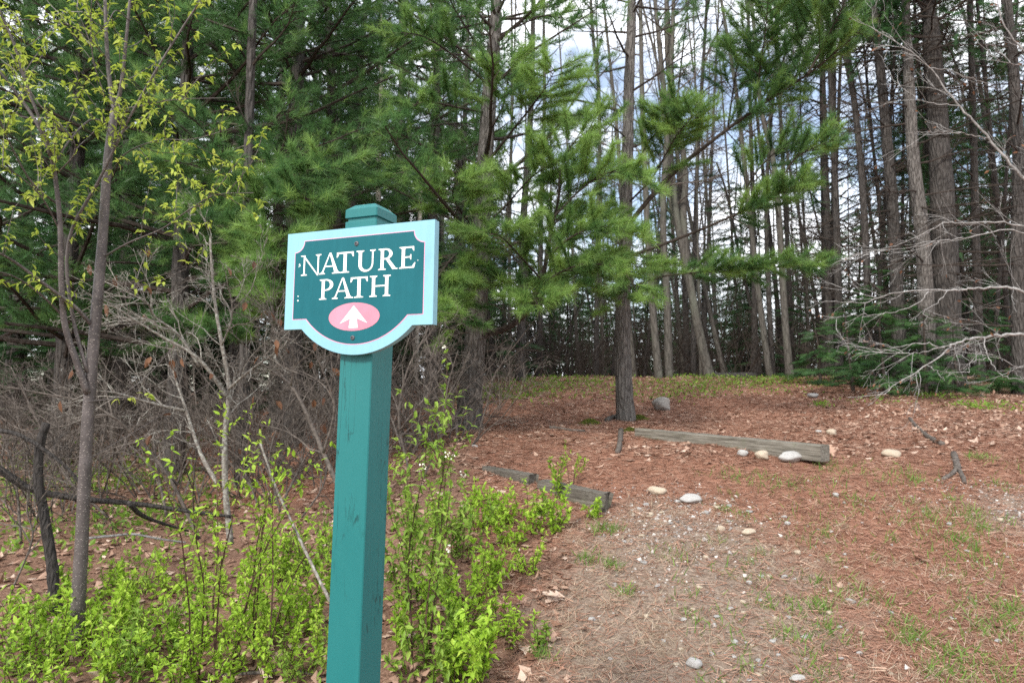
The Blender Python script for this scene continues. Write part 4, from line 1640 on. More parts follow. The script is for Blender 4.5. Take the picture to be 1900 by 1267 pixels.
# the lichen covered shrub
def shrub_wood(name, label, stems, material, group=None, count=10, tw=.5, depth=3, leaves=None, r_tw=.006):
    p0 = None
    tr, tw_mb, tips = [], MB(), []
    for pts, d1, d2, ra, rb in stems:
        Q = pixpath(pts, d1, 6 * len(pts), d2)
        if p0 is None:
            p0 = Q[0].copy()
            p0[2] = float(H(p0[0], p0[1]))
        tr.append((Q, np.linspace(ra, rb, len(Q))))
        bare_on(tw_mb, Q, r_tw, depth, count, tw, lo=.2, wig=.22, tips=tips)
    root = empty(name, p0)
    tag(root, label, 'shrub', group)
    for Q, rr in tr:
        sm = MB()
        sm.tube(Q, rr, 7, rough=.05)
        sm.build('stem', material, root, True)
    tag(tw_mb.build('twigs', material, root), kind='stuff')
    if leaves:
        fo = MB()
        b = [t for t in tips if rng.uniform() < leaves]
        fo.stamp(BEECH, [t[0] for t in b], [unit(np.array([0, 0, -1]) + .5 * rng.standard_normal(3)) for t in b], rng.uniform(.05, .09, len(b)), rng.uniform(0, 1, len(b)))
        fo.build('dead_leaves', M['hanging_leaf'], root)
    return root


shrub_wood('bare_shrub', 'lichen speckled bare shrub with crooked grey stems left of the sign', [
    ([(428, 1010), (418, 900), (418, 800), (425, 720), (412, 640), (400, 570), (393, 500), (390, 440)], 4.6, 4.7, .022, .006),
    ([(420, 735), (390, 690), (355, 655), (310, 630), (260, 600), (215, 570), (188, 555)], 4.6, 4.2, .015, .004),
    ([(424, 722), (460, 690), (500, 662), (522, 645)], 4.6, 4.3, .010, .003),
    ([(405, 900), (372, 840), (345, 760), (325, 700), (312, 655)], 4.7, 4.9, .016, .004),
    ([(345, 762), (290, 750), (220, 730), (180, 725)], 4.8, 4.5, .012, .004),
    ([(370, 680), (330, 620), (290, 590), (272, 560), (240, 545)], 4.5, 4.2, .010, .003),
    ([(412, 640), (430, 590), (425, 540), (405, 535)], 4.6, 4.3, .006, .003),
], M['lichen_twig'], count=11, tw=.42, leaves=.01)
shrub_wood('bare_shrub', 'bare shrub with leaning olive grey stem against the left side of the post', [
    ([(640, 930), (600, 840), (570, 770), (540, 715), (500, 685), (470, 660)], 4.4, 4.6, .017, .005),
    ([(600, 840), (620, 760), (600, 690), (580, 650)], 4.4, 4.2, .009, .003),
    ([(540, 715), (545, 660), (525, 610), (510, 590)], 4.5, 4.3, .007, .002),
], M['dead_twig'], count=11, tw=.45, leaves=.008)
shrub_wood('bare_shrub', 'low grey brush sweeping left behind the speckled trunk', [
    ([(370, 1000), (310, 880), (240, 800), (170, 750), (80, 730), (0, 715)], 5.2, 5.0, .014, .004),
    ([(330, 900), (260, 820), (200, 770), (120, 790), (40, 800)], 5.2, 4.8, .011, .003),
    ([(310, 960), (290, 860), (280, 780), (250, 700)], 5.4, 5.5, .012, .003),
    ([(200, 960), (120, 880), (60, 760), (20, 680)], 5.0, 5.0, .009, .003),
], M['dead_twig'], count=13, tw=.5)
shrub_wood('bare_shrub', 'tangle of thin brown brush right behind the sign post', [
    ([(760, 880), (740, 780), (755, 690), (790, 620), (800, 580)], 5.0, 5.0, .010, .003),
    ([(740, 800), (770, 760), (800, 720), (790, 660)], 5.0, 4.8, .007, .002),
    ([(745, 830), (720, 760), (690, 700), (660, 640)], 5.0, 5.2, .008, .003),
    ([(780, 900), (820, 800), (830, 720), (850, 650)], 5.6, 5.6, .008, .003),
], M['dead_twig'], count=11, tw=.45)
shrub_wood('bare_shrub', 'tangle of thin brown brush low between the lichen shrub and the post', [
    ([(520, 950), (500, 860), (520, 780), (560, 720)], 5.4, 5.4, .010, .003),
    ([(520, 940), (560, 860), (590, 800), (560, 700)], 5.4, 5.6, .010, .003),
    ([(480, 940), (450, 850), (470, 760), (520, 680)], 5.8, 5.8, .010, .003),
    ([(560, 960), (600, 900), (610, 830), (640, 760)], 5.2, 5.2, .008, .003),
], M['dead_twig'], count=13, tw=.5, leaves=.008)
shrub_wood('bare_shrub', 'dark bare brush at the far left edge behind the black stem', [
    ([(40, 1010), (30, 900), (10, 820), (-20, 740)], 5.2, 5.2, .010, .003),
    ([(50, 1010), (90, 900), (110, 820), (100, 740)], 5.6, 5.6, .010, .003),
    ([(20, 1100), (60, 1000), (50, 940), (70, 860)], 4.0, 4.0, .006, .002),
], M['dead_twig'], count=12, tw=.5)


# more brush, bush by bush
def brush(label, px, d, hgt, n, material):
    b0 = ground(px, d)
    root = empty('brush', b0)
    tag(root, label, 'brush', 'bare brush of the left thicket')
    mb = MB()
    for k in range(n):
        a = rng.uniform(0, 6.28)
        p = b0 + [math.cos(a) * .15, math.sin(a) * .15, -.05]
        bare(mb, p, unit([math.cos(a) * rng.uniform(.2, 1.3), math.sin(a) * rng.uniform(.2, 1.3), 1]), hgt * rng.uniform(.5, 1.1), .008, 3, .17, -.01, (3, 3), .85, None, .58, 4, 7, .15)
    tag(mb.build('twigs', material, root), kind='stuff')


for px, d, h_, n_, lab in ((110, 6.0, 1.5, 8, 'low bare brush behind the black stem'), (215, 6.4, 1.5, 8, 'bare brush right behind the speckled trunk'), (300, 6.8, 1.6, 8, 'bare brush between speckled trunk and lichen shrub'),
                           (385, 6.2, 1.5, 7, 'bare brush directly behind the lichen shrub'), (470, 6.6, 1.7, 9, 'bare brush midway from lichen shrub to post'), (545, 6.0, 1.5, 8, 'bare brush close on the left of the post'),
                           (600, 7.0, 1.7, 9, 'bare brush standing just behind the post on its left'), (735, 6.6, 1.6, 8, 'bare brush right of the post in front of the large pine'), (800, 7.2, 1.5, 8, 'bare brush against the foot of the large pine'),
                           (20, 7.0, 1.7, 8, 'bare brush at the far left edge of the wood'), (260, 9.0, 2.0, 8, 'dim bare brush deep behind the speckled trunk'), (520, 9.0, 2.0, 8, 'dim bare brush deep behind the post'), (690, 9.0, 1.9, 8, 'dim bare brush deep right behind the post')):
    brush(lab, px, d, h_, n_, M['dead_twig'])


# ------------------------------------------------------------------ beech limbs reaching in from the right
bx = ground(2130, 6.4)
root = empty('beech_tree', bx)
tag(root, 'bare beech reaching in from the right edge with pale grey limbs', 'tree')
BT = spline([bx - [0, 0, .1], bx + [.02, 0, 1], bx + [-.03, .05, 3], bx + [.05, .05, 5.5], bx + [.1, 0, 8]], 30)
mb = MB()
mb.tube(BT, flare(30, .11, .02, 1.3), 12, rough=.02)
mb.build('trunk', M['beech_twig'], root, True)
lmb = [
    ([(2108, 640), (2000, 575), (1900, 541), (1868, 533), (1800, 536), (1753, 538), (1660, 543), (1598, 562), (1530, 558)], 6.4, 6.6, .022, .003),
    ([(1723, 541), (1697, 567), (1642, 582), (1600, 584), (1543, 590)], 6.5, 6.4, .007, .002),
    ([(1758, 539), (1735, 565), (1715, 575), (1722, 588), (1780, 600)], 6.5, 6.2, .005, .002),
    ([(2112, 690), (2000, 640), (1900, 621), (1826, 626), (1771, 637), (1745, 660), (1679, 704), (1624, 737)], 6.4, 6.0, .024, .003),
    ([(1753, 645), (1708, 637), (1660, 645), (1620, 658)], 6.1, 6.0, .008, .002),
    ([(1771, 637), (1700, 655), (1640, 650), (1560, 640)], 6.1, 6.3, .006, .002),
    ([(1826, 626), (1834, 663), (1860, 696), (1905, 704)], 6.2, 5.8, .007, .003),
    ([(1830, 664), (1802, 672), (1797, 692)], 6.2, 6.0, .005, .002),
    ([(1720, 677), (1738, 690), (1752, 706)], 6.0, 5.8, .004, .002),
    ([(2120, 520), (2000, 450), (1882, 416), (1790, 414), (1749, 416), (1680, 450), (1600, 470)], 6.4, 6.7, .014, .002),
    ([(2000, 452), (1880, 427), (1800, 440), (1745, 446), (1694, 459), (1642, 464)], 6.4, 6.4, .009, .002),
    ([(2130, 480), (2000, 400), (1900, 331), (1834, 256), (1779, 197), (1716, 118), (1617, 51)], 6.4, 6.6, .026, .004),
    ([(1834, 257), (1800, 250), (1755, 245), (1680, 247)], 6.5, 6.3, .007, .002),
    ([(1725, 128), (1760, 130), (1800, 145), (1850, 160)], 6.5, 6.4, .006, .002),
    ([(1779, 197), (1720, 190), (1670, 160), (1630, 100)], 6.5, 6.8, .006, .002),
    ([(2130, 330), (2000, 230), (1930, 130), (1870, 60), (1850, 0)], 6.4, 6.4, .018, .006),
    ([(1930, 130), (1890, 120), (1850, 110), (1800, 60)], 6.4, 6.3, .006, .002),
    ([(1960, 640), (1900, 680), (1850, 660), (1800, 648)], 6.3, 6.0, .006, .002),
]
wood, tips = MB(), []
for pts, d1, d2, ra, rb in lmb:
    Q = pixpath(pts, d1, 6 * len(pts), d2)
    Q[0] = BT[np.argmin(np.abs(BT[:, 2] - Q[0][2]))] if pts[0][0] > 2050 else Q[0]
    Q[1:-1] += rng.normal(0, .006, Q[1:-1].shape)
    lb = MB()
    lb.tube(Q, np.linspace(ra, rb, len(Q)) * .78, 7)
    lb.build('limb', M['beech_twig'], root, True)
    Ln = np.linalg.norm(np.diff(Q, axis=0), axis=1).sum()
    for q in range(int(Ln / .19)):
        u = rng.uniform(.25, 1)
        p, d = rpt(Q, min(u, .999))
        if not in_view(p, 100):
            continue
        a = rng.standard_normal(3) * [1, 1, .45]
        bare(wood, p, unit(d + .8 * unit(a)), rng.uniform(.15, .55), .0027, 2, .14, .0, (2, 3), .6, tips, .6, 4, 6)
tag(wood.build('twigs', M['beech_twig'], root), kind='stuff')
fo = MB()
b = [t for t in tips if rng.uniform() < .10]
fo.stamp(BEECH, [t[0] for t in b], [unit(t[1] + [0, 0, -.6]) for t in b], rng.uniform(.02, .05, len(b)), rng.uniform(0, 1, len(b)))
fo.build('dead_leaves', M['hanging_leaf'], root)


# ------------------------------------------------------------------ green shrubs
def shoot_shrub(name, label, px, py, hgt, spread, nstem, leafsize, material, stem_mat, group=None, dens=1.0, upright=.8, tpl=None, d=None, base=None, side=.35, flowers=0, thick=.0028, naked=.12, cl=(2, 4), hr=(.55, 1.05)):
    b = hit(px, py) if d is None else ground(px, d)
    root = empty(name, b)
    tag(root, label, 'shrub', group)
    st, pos, ax, up, sc, tn, fl = MB(), [], [], [], [], [], []
    t0 = np.clip(rng.normal(.5, .1), .2, .8)
    for k in range(nstem):
        a = rng.uniform(0, 6.28)
        out_ = np.array([math.cos(a), math.sin(a), 0])
        p = b + out_ * rng.uniform(0, spread * .35) - [0, 0, .02]
        p[2] = float(H(p[0], p[1])) - .02
        h = hgt * rng.uniform(*hr)
        P = wander(p, unit(out_ * (1 - upright) * rng.uniform(.3, 1.6) + [0, 0, 1]), h, 8, .09, .02)
        st.twig(P, thick, .0012)
        paths = [(P, naked)]
        for q in range(int(h * 9 * side / .35)):
            u = rng.uniform(.25, .9)
            p2, d2 = rpt(P, u)
            l = h * rng.uniform(.12, .38)
            W = wander(p2, unit(d2 + .9 * unit(rng.standard_normal(3)) + [0, 0, .35]), l, 5, .1, .03)
            st.twig(W, .0018, .0009)
            paths.append((W, .1))
        for W, nk in paths:
            ln = np.linalg.norm(np.diff(W, axis=0), axis=1).sum()
            m = max(2, int(ln / .026 * dens))
            for z in range(m):
                u = nk + (1 - nk) * (z + rng.uniform(0, 1)) / m
                p2, d2 = rpt(W, min(u, .999))
                for y in range(rng.integers(cl[0], cl[1] + 1)):
                    dr = unit(d2 * rng.uniform(.1, 1.0) + unit(rng.standard_normal(3)))
                    pos.append(p2)
                    ax.append(dr)
                    up.append([rng.normal(0, .35), rng.normal(0, .35), 1])
                    sc.append(leafsize * rng.uniform(.55, 1.2) * (1.1 - .35 * u))
                    tn.append(np.clip(t0 + rng.normal(0, .17) + .18 * (u - .5), 0, 1))
            if flowers and rng.uniform() < flowers:
                for y in range(9):
                    fl.append(W[-1] + rng.normal(0, .010, 3) + [0, 0, .006])
    tag(st.build('stems', stem_mat, root), kind='stuff')
    fo = MB()
    fo.stamp(tpl or SLEAF, pos, ax, sc, tn, up=np.cross(np.cross(ax, up), ax))
    fo.build('leaves', material, root)
    if fl:
        fb = MB()
        s5 = [small_leaf(1.2, .3, .1)]
        fb.stamp(s5, fl, rng.standard_normal((len(fl), 3)) + [0, 0, 1], .010, .5)
        tag(fb.build('flowers', M['flower'], root), kind='stuff')
    return root


# bright low shrubs: photo foot (px, py), height, spread, stems
right_patch = [
    (800, 1262, .34, .34, 16), (860, 1258, .36, .30, 14), (930, 1190, .32, .26, 12), (850, 1165, .36, .30, 14), (790, 1120, .34, .30, 13), (985, 1065, .26, .18, 8),
    (905, 1090, .36, .26, 12), (945, 1010, .30, .22, 9), (850, 1040, .34, .30, 11), (900, 985, .34, .24, 10), (985, 985, .34, .2, 8), (1034, 985, .30, .14, 6),
    (1000, 955, .20, .2, 6), (945, 965, .2, .2, 6), (800, 1000, .36, .3, 10), (760, 1190, .34, .3, 10), (1000, 1200, .16, .14, 6),
    (1100, 960, .20, .12, 5), (885, 940, .2, .2, 6), (915, 955, .2, .18, 6),
]
ORD = ['nearest', 'second', 'third', 'fourth', 'fifth', 'sixth', 'seventh', 'eighth', 'ninth', 'tenth', 'eleventh', 'twelfth']


def row_labels(patch, edges, side):
    """each shrub by its row (front to back) and its order from the post"""
    out_ = {}
    for nm, lo, hi in edges:
        ids = [k for k, s in enumerate(patch) if lo <= s[1] < hi]
        ids.sort(key=lambda k: abs(patch[k][0] - 670))
        for q, k in enumerate(ids):
            out_[k] = 'low bright green shrub %s of the post, %s row, %s %s' % (side, nm, ORD[q], 'to the post' if q == 0 else 'from the post')
    return out_


RL = row_labels(right_patch, (('front', 1180, 1300), ('second', 1050, 1180), ('third', 975, 1050), ('back', 0, 975)), 'right')
for k, (px, py, hg, sp, ns) in enumerate(right_patch):
    shoot_shrub('green_shrub', RL[k], px, py, hg * rng.uniform(.8, 1.15), sp, max(6, int(ns * 1.1)), rng.uniform(.034, .05), M['shrub_leaf'] if k % 4 else M['dull_leaf'], M['red_stem'],
                'low green shrubs right of the post', rng.uniform(.7, 1.1), .66, SLEAF if k % 2 else LEAF)
left_patch = [
    (-10, 1266, .3, .4, 12), (110, 1240, .3, .4, 12), (205, 1236, .28, .4, 12), (290, 1232, .3, .4, 12), (70, 1150, .28, .4, 11), (200, 1140, .28, .4, 11),
    (60, 1262, .36, .4, 12), (160, 1266, .3, .36, 10), (250, 1255, .28, .34, 10), (330, 1262, .34, .34, 11), (430, 1262, .36, .34, 12), (520, 1258, .40, .30, 12), (570, 1262, .30, .24, 9),
    (20, 1200, .34, .36, 11), (110, 1190, .42, .4, 13), (215, 1180, .40, .36, 13), (300, 1185, .42, .4, 13), (390, 1200, .40, .36, 12), (480, 1185, .42, .36, 12), (560, 1180, .46, .3, 12),
    (250, 1105, .36, .36, 11), (330, 1100, .36, .36, 11), (410, 1095, .36, .34, 10), (520, 1080, .44, .34, 12), (580, 1060, .50, .3, 12), (150, 1120, .3, .3, 8), (590, 1100, .4, .3, 9),
]
RL = row_labels(left_patch, (('front', 1250, 1300), ('second', 1210, 1250), ('third', 1150, 1210), ('back', 0, 1150)), 'left')
for k, (px, py, hg, sp, ns) in enumerate(left_patch):
    shoot_shrub('green_shrub', RL[k], px, py, hg * rng.uniform(.75, 1.1), sp * 1.25, max(8, int(ns * 1.15)), rng.uniform(.034, .052), M['shrub_leaf'] if k % 4 else M['dull_leaf'], M['red_stem'],
                'low green shrubs left of the post', rng.uniform(.75, 1.0), .55, SLEAF if k % 2 else LEAF)
# taller upright shoots
for px, py, hg, lab in ((362, 1262, 1.10, 'tall dark stemmed leafy shoot, leftmost of the group left of the post'), (405, 1262, 1.15, 'tall leafy shoot second from the left beside the post'),
                        (432, 1250, 1.02, 'tall leafy shoot in the middle of the group left of the post'), (470, 1240, .95, 'slanting leafy shoot right of the middle one left of the post'),
                        (490, 1262, 1.15, 'tallest leafy shoot nearest the post on its left')):
    shoot_shrub('leafy_shoot', lab, px, py, hg * 1.1, .08, 2, .042, M['shrub_leaf'], M['red_stem'], 'tall leafy shoots left of the post', .55, .96, LEAF, side=.12, thick=.006, naked=.15, cl=(2, 3), hr=(.85, 1.05))
shoot_shrub('flowering_shrub', 'tall slender shrub with white flower buds right of the post', 765, 1225, 1.32,   .26, 4, .042, M['dull_leaf'], M['red_stem'], None, .6, .95, DROOP, side=.3, flowers=.10, thick=.006, naked=.2, hr=(.75, 1.05))
shoot_shrub('flowering_shrub', 'shorter budding shrub at the foot of the tall one right of the post', 752, 1130, .95, .34, 5, .046, M['dull_leaf'], M['red_stem'], None, .7, .9, DROOP, side=.3, flowers=.08, thick=.005, naked=.2)
shoot_shrub('leafy_sapling', 'small lone leafy sapling above the broken left timber', 1062, 900, .36, .16, 4, .032, M['shrub_leaf'], M['red_stem'], None, .8, .7, naked=.5)
shoot_shrub('leafy_sapling', 'small upright green shoot growing in front of the broken timber gap', 1036, 925, .36, .08, 4, .036, M['shrub_leaf'], M['red_stem'], None, 1.0, .93)


# ------------------------------------------------------------------ timbers, stones, sticks on the bank
def beam(mb, A, B, wd, ht, sag=.0, chew=0, seed=0):
    """a squared timber from A to B (bottom centre line), worn edges; ends may be ragged"""
    r3 = np.random.default_rng(seed)
    d = unit(B - A)
    s = unit(np.cross(d, [0, 0, 1]))
    u = np.cross(s, d)
    n = 26
    c = .008
    prof = np.array([(-wd / 2 + c, 0), (wd / 2 - c, 0), (wd / 2, c), (wd / 2, ht - c), (wd / 2 - c, ht), (-wd / 2 + c, ht), (-wd / 2, ht - c), (-wd / 2, c)])
    V = []
    for k in range(n):
        t = k / (n - 1)
        p = A + (B - A) * t
        jit = r3.normal(0, .0022, (8, 2))
        for q in range(8):
            e = 0
            if chew and (k == 0 or k == n - 1):
                e = r3.uniform(-chew, chew * .3) * (1 if k else -1)
            V.append(p + s * (prof[q][0] + jit[q][0]) + u * (prof[q][1] + jit[q][1]) + d * e)
    Fc = []
    for k in range(n - 1):
        for q in range(8):
            z = (q + 1) % 8
            a, b, c2, d2 = k * 8 + q, k * 8 + z, (k + 1) * 8 + z, (k + 1) * 8 + q
            Fc += [(a, c2, b), (a, d2, c2)]
    for q in range(1, 7):
        Fc += [(0, q, q + 1), ((n - 1) * 8, (n - 1) * 8 + q + 1, (n - 1) * 8 + q)]
    mb.add(V, Fc)


def beam_obj(name, A, B, wd, ht, parent=None, chew=0, seed=0, material='timber'):
    """built along its own x axis so that the grain runs with it"""
    mid = (A + B) / 2
    Ln = np.linalg.norm(B - A)
    mb = MB()
    beam(mb, np.array([-Ln / 2, 0, 0]), np.array([Ln / 2, 0, 0]), wd, ht, chew=chew, seed=seed)
    me_ = mb.mesh(name)
    me_.materials.append(M[material])
    o = bpy.data.objects.new(name, me_)
    COL.objects.link(o)
    d = unit(B - A)
    o.rotation_euler = (0, -math.asin(d[2]), math.atan2(d[1], d[0]))
    o.location = mid
    return o


# right timber: near end at (1535, 853), far end at (1185, 805)
A = at(1186, 811, 7.35) - [0, 0, .04]
B = at(1531, 856, 5.75)
o = beam_obj('landscape_timber', A, B, .15, .135, seed=3)
tag(o, 'long weathered squared timber lying across the bank on the right', 'timber')
A2 = at(1238, 834, 7.0)
B2 = at(1344, 846, 6.55)
o = beam_obj('timber_plank', A2 + [0, -.06, -.03], B2 + [0, -.06, -.03], .10, .09, seed=4)
tag(o, 'short grey plank under the long timber, left of the stones', 'plank')
A = at(898, 893, 5.75)
B = at(992, 912, 5.35)
o = beam_obj('landscape_timber', A, B, .10, .13, chew=.05, seed=5, material='old_timber')
tag(o, 'upper broken half of the old timber edging left of the path', 'timber')
A = at(1000, 920, 5.3)
B = at(1130, 950, 4.85)
o = beam_obj('landscape_timber', A, B, .10, .13, chew=.05, seed=6, material='old_timber')
tag(o, 'lower rotted half of the old timber edging left of the path', 'timber')


def stone_mesh(seed, flat=.6):
    r3 = np.random.default_rng(seed)
    import bmesh
    bm = bmesh.new()
    bmesh.ops.create_icosphere(bm, subdivisions=3, radius=1)
    dirs = r3.standard_normal((7, 3))
    dirs /= np.linalg.norm(dirs, axis=1)[:, None]
    ph = r3.uniform(0, 6, 4)
    for v in bm.verts:
        p = np.array(v.co)
        k = 1.0
        for q, dv in enumerate(dirs):
            t = p @ dv
            if t > .72:
                p = p - dv * (t - .72) * .75
        k = 1 + .05 * math.sin(3.1 * p[0] + ph[0]) * math.sin(2.7 * p[1] + ph[1]) + .03 * math.sin(7 * p[2] + ph[2] + 4 * p[0])
        p = p * k * [1, 1, flat]
        v.co = p
    me_ = bpy.data.meshes.new('stone')
    bm.to_mesh(me_)
    bm.free()
    for q in me_.polygons:
        q.use_smooth = True
    return me_


SM = [stone_mesh(k, f) for k, f in enumerate((.5, .62, .45, .7, .55))]


def stone(name, label, px, py, wpx, aspect, material, k=0, rz=None, group=None, sink=.25, hgt=None):
    """px, py: middle of the stone in the photo"""
    b = hit(px, py)
    rad = wpx / 2 / F * b[1]
    me_ = SM[k % 5].copy()
    me_.materials.append(M[material])
    o = bpy.data.objects.new(name, me_)
    COL.objects.link(o)
    o.scale = (rad, rad * aspect, rad * (hgt or 1.0))
    o.rotation_euler = (rng.normal(0, .08), rng.normal(0, .08), rng.uniform(-.4, .4) if rz is None else rz)
    zz_ = SM[k % 5].vertices
    o.location = (b[0], b[1], b[2] + rad * (hgt or 1.0) * .55 * (1 - sink * 2) + .0)
    tag(o, label, 'rock' if wpx > 34 else 'stone', group)
    return o


stone('boulder', 'rounded grey boulder right of the tall pine', 1228, 762, 38, .9, 'boulder', 3, sink=.05, hgt=1.15)
stone('rock', 'pale flat rock in front of the far saplings', 1508, 738, 21, .8, 'stone_grey', 0, sink=.1)
stone('rock', 'whitish rounded rock tucked under the timber, left of three', 1378, 846, 23, .8, 'stone_white', 1, sink=.05)
stone('rock', 'tan pinkish rock under the timber, middle of three', 1414, 852, 28, .8, 'stone_tan', 3, sink=.05)
stone('rock', 'largest white rock under the timber, right of three', 1466, 858, 48, .6, 'stone_white', 2, .2, sink=.1)
stone('rock', 'tan rock half sunk right of the timber end', 1654, 847, 38, .7, 'stone_tan', 0)
stone('rock', 'round tan stone above the right end of the timber', 1543, 806, 22, .8, 'stone_tan', 3)
stone('rock', 'small white stone left of the round tan one above the timber', 1518, 803, 14, .8, 'stone_white', 1)
stone('rock', 'pale tan flat rock in the path, left of the two together', 1219, 916, 36, .65, 'stone_tan', 0, -.1, sink=.2)
stone('rock', 'white flat rock in the path, right of the two together', 1281, 932, 42, .65, 'stone_white', 2, .1, sink=.2)
stone('stone', 'cream sliver of stone sunk in the path below the white flat rock', 1338, 983, 20, .5, 'stone_tan', 1, .3)
stone('stone', 'cream half buried stone right of the sunken sliver', 1389, 991, 30, .6, 'stone_tan', 2, .3)
stone('stone', 'small white stone alone right of the path below the timber', 1551, 920, 13, .9, 'stone_white', 3)
stone('stone', 'round cream stone in the middle of the path', 1480, 1027, 14, 1.0, 'stone_tan', 3)
stone('rock', 'chunky white quartz rock at the bottom of the path', 1287, 1236, 32, 1.0, 'stone_white', 1, .5, sink=.1)
stone('stone', 'cream stone beside the grass tuft right of the path', 1539, 1139, 13, .9, 'stone_tan', 3)
stone('stone', 'pale grey flat stone right of the path centre', 1578, 1117, 19, .6, 'stone_grey', 0)
stone('stone', 'grey white stone at the bottom edge right of the quartz rock', 1480, 1262, 30, .5, 'stone_white', 2)
stone('stone', 'rounded cream pebble left of the path above the quartz rock', 1098, 1150, 15, .8, 'stone_white', 4)
stone('stone', 'cream pebble in the middle foreground of the path', 1440, 1149, 14, .7, 'stone_tan', 1)
stone('stone', 'pale stone on the straw near the foot of the near pine', 881, 829, 12, .7, 'stone_grey', 4)
stone('stone', 'cream stone at the far right edge of the path', 1857, 967, 14, .8, 'stone_tan', 3)
rock_spots = [(float(u), float(v)) for u, v in zip(np.random.default_rng(8).uniform(1120, 1860, 46), np.random.default_rng(9).uniform(930, 1262, 46))] + [(1378, 1118), (1330, 1145), (1325, 1160), (1380, 1137), (1463, 1146), (1385, 1193), (1395, 1197), (1407, 1227), (1423, 1236), (1408, 1252), (1437, 1187), (1390, 1262), (1342, 1266),
              (1498, 1182), (1413, 1070), (1427, 1070), (1455, 1071), (1390, 1083), (1363, 1026), (1320, 1020), (1280, 984), (1228, 952), (1353, 940), (1352, 968), (1330, 942), (1320, 1214),
              (1268, 1150), (1199, 1145), (1195, 1045), (1765, 1147), (1257, 1045), (1560, 1222), (1595, 1214), (1290, 1148), (1245, 972), (1186, 945), (1204, 960)]
for k, (px, py) in enumerate(rock_spots):
    stone('pebble', 'small pale pebble lying on the trodden path', px, py, rng.uniform(8, 14), rng.uniform(.7, 1), ('stone_white', 'stone_tan', 'stone_grey')[k % 3], k, group='pebbles on the path')

stick('fallen_stick', 'dark curved stick on the leaf litter at the right', 'stick', [(1688, 778), (1702, 795), (1722, 812), (1748, 826)], 0, .022, .028, M['dead_twig'], on_ground=True, rough=.08)
stick('forked_root', 'grey forked root standing out of the ground at the right', 'root', [(1770, 845), (1776, 866), (1776, 876)], 0, .028, .026, M['dead_twig'], on_ground=True, rough=.08,
      forks=([(1776, 872), (1766, 882), (1750, 892)], [(1778, 872), (1786, 886), (1790, 898)]))
stick('root', 'exposed grey root below the tall pine', 'root', [(1152, 800), (1151, 815), (1148, 835), (1145, 842)], 0, .030, .022, M['dead_twig'], on_ground=True, rough=.1)
stick('root', 'bent root at the foot of the tall pine', 'root', [(1158, 778), (1140, 778), (1126, 782)], 0, .05, .03, M['pine_bark'], on_ground=True, rough=.06)
stick('fallen_stick', 'short dark stick on the straw between the two bank pines', 'stick', [(1020, 795), (1040, 797), (1060, 800), (1085, 801)], 0, .022, .014, M['dead_twig'], on_ground=True, rough=.08)
stick('fallen_stick', 'thin stick on the straw near the large pine', 'stick', [(935, 792), (955, 788), (980, 782)], 0, .010, .006, M['dead_twig'], on_ground=True)
stick('fallen_log', 'dark fallen log on the crest right of the forked trunk', 'log', [(1325, 700), (1360, 698), (1400, 697)], 14.6, .10, .07, M['dark_bark'], sides=10)
stick('fallen_stick', 'crooked stick lying near the lower left of the frame', 'stick', [(400, 1255), (470, 1250), (540, 1246), (600, 1258)], 0, .010, .006, M['dead_twig'], on_ground=True)
stick('fallen_stick', 'bent dark stick under the shrubs at the bottom right of the post', 'stick', [(880, 1245), (905, 1235), (918, 1215)], 0, .009, .007, M['dead_twig'], on_ground=True)


# ------------------------------------------------------------------ litter, straw, grass, gravel: what nobody could count
def px_of(x, y):
    return 950 + F * x / np.maximum(y, 1.5)


def flat_scatter(n, ylo, yhi, pxlo, pxhi, dens, power=1.0):
    """points on the ground between two distances, thinned by dens(x, y)"""
    y = np.exp(rng.uniform(np.log(ylo), np.log(yhi), n)) if power == 0 else ylo + (yhi - ylo) * rng.uniform(0, 1, n) ** power
    px = rng.uniform(pxlo, pxhi, n)
    x = (px - 950) / F * y
    keep = rng.uniform(0, 1, n) < dens(x, y)
    x, y = x[keep], y[keep]
    return np.stack([x, y, H(x, y)], -1)


def vnoise(x, y, s, seed=0):
    return .5 + .25 * (np.sin(s * x + 1.3 * seed + 1.7 * np.sin(s * .6 * y + seed)) + np.sin(s * 1.1 * y + 2.1 * seed + 1.3 * np.sin(s * .8 * x + 2)))


# pine straw
def straw_d(x, y):
    return np.clip(straw_cover(x, y) * 1.1 * (1 - .75 * path_dirt(x, y)), 0, 1)


pts = flat_scatter(150000, 2.2, 14, 560, 2000, straw_d, 1.3)
n = len(pts)
a = rng.uniform(0, 6.28, n)
l = rng.uniform(.05, .11, n) * (1 + pts[:, 1] * .05)
wd = .0009 + .00042 * pts[:, 1]
d3 = np.stack([np.cos(a), np.sin(a), rng.normal(0, .14, n)], -1)
s3 = np.stack([-np.sin(a), np.cos(a), rng.normal(0, .3, n)], -1)
c3 = pts + np.stack([np.zeros(n), np.zeros(n), rng.uniform(.002, .012, n)], -1)
V = np.stack([c3 - d3 * l[:, None] / 2 - s3 * wd[:, None], c3 - d3 * l[:, None] / 2 + s3 * wd[:, None], c3 + d3 * l[:, None] / 2], 1)
mb = MB()
mb.add(V.reshape(-1, 3), np.arange(3 * n).reshape(-1, 3), np.repeat(np.clip(rng.normal(.5, .25, n), 0, 1), 3))
o = mb.build('pine_straw', M['straw'])
tag(o, 'rust coloured fallen pine needles covering the path and bank', 'pine straw', kind='stuff')


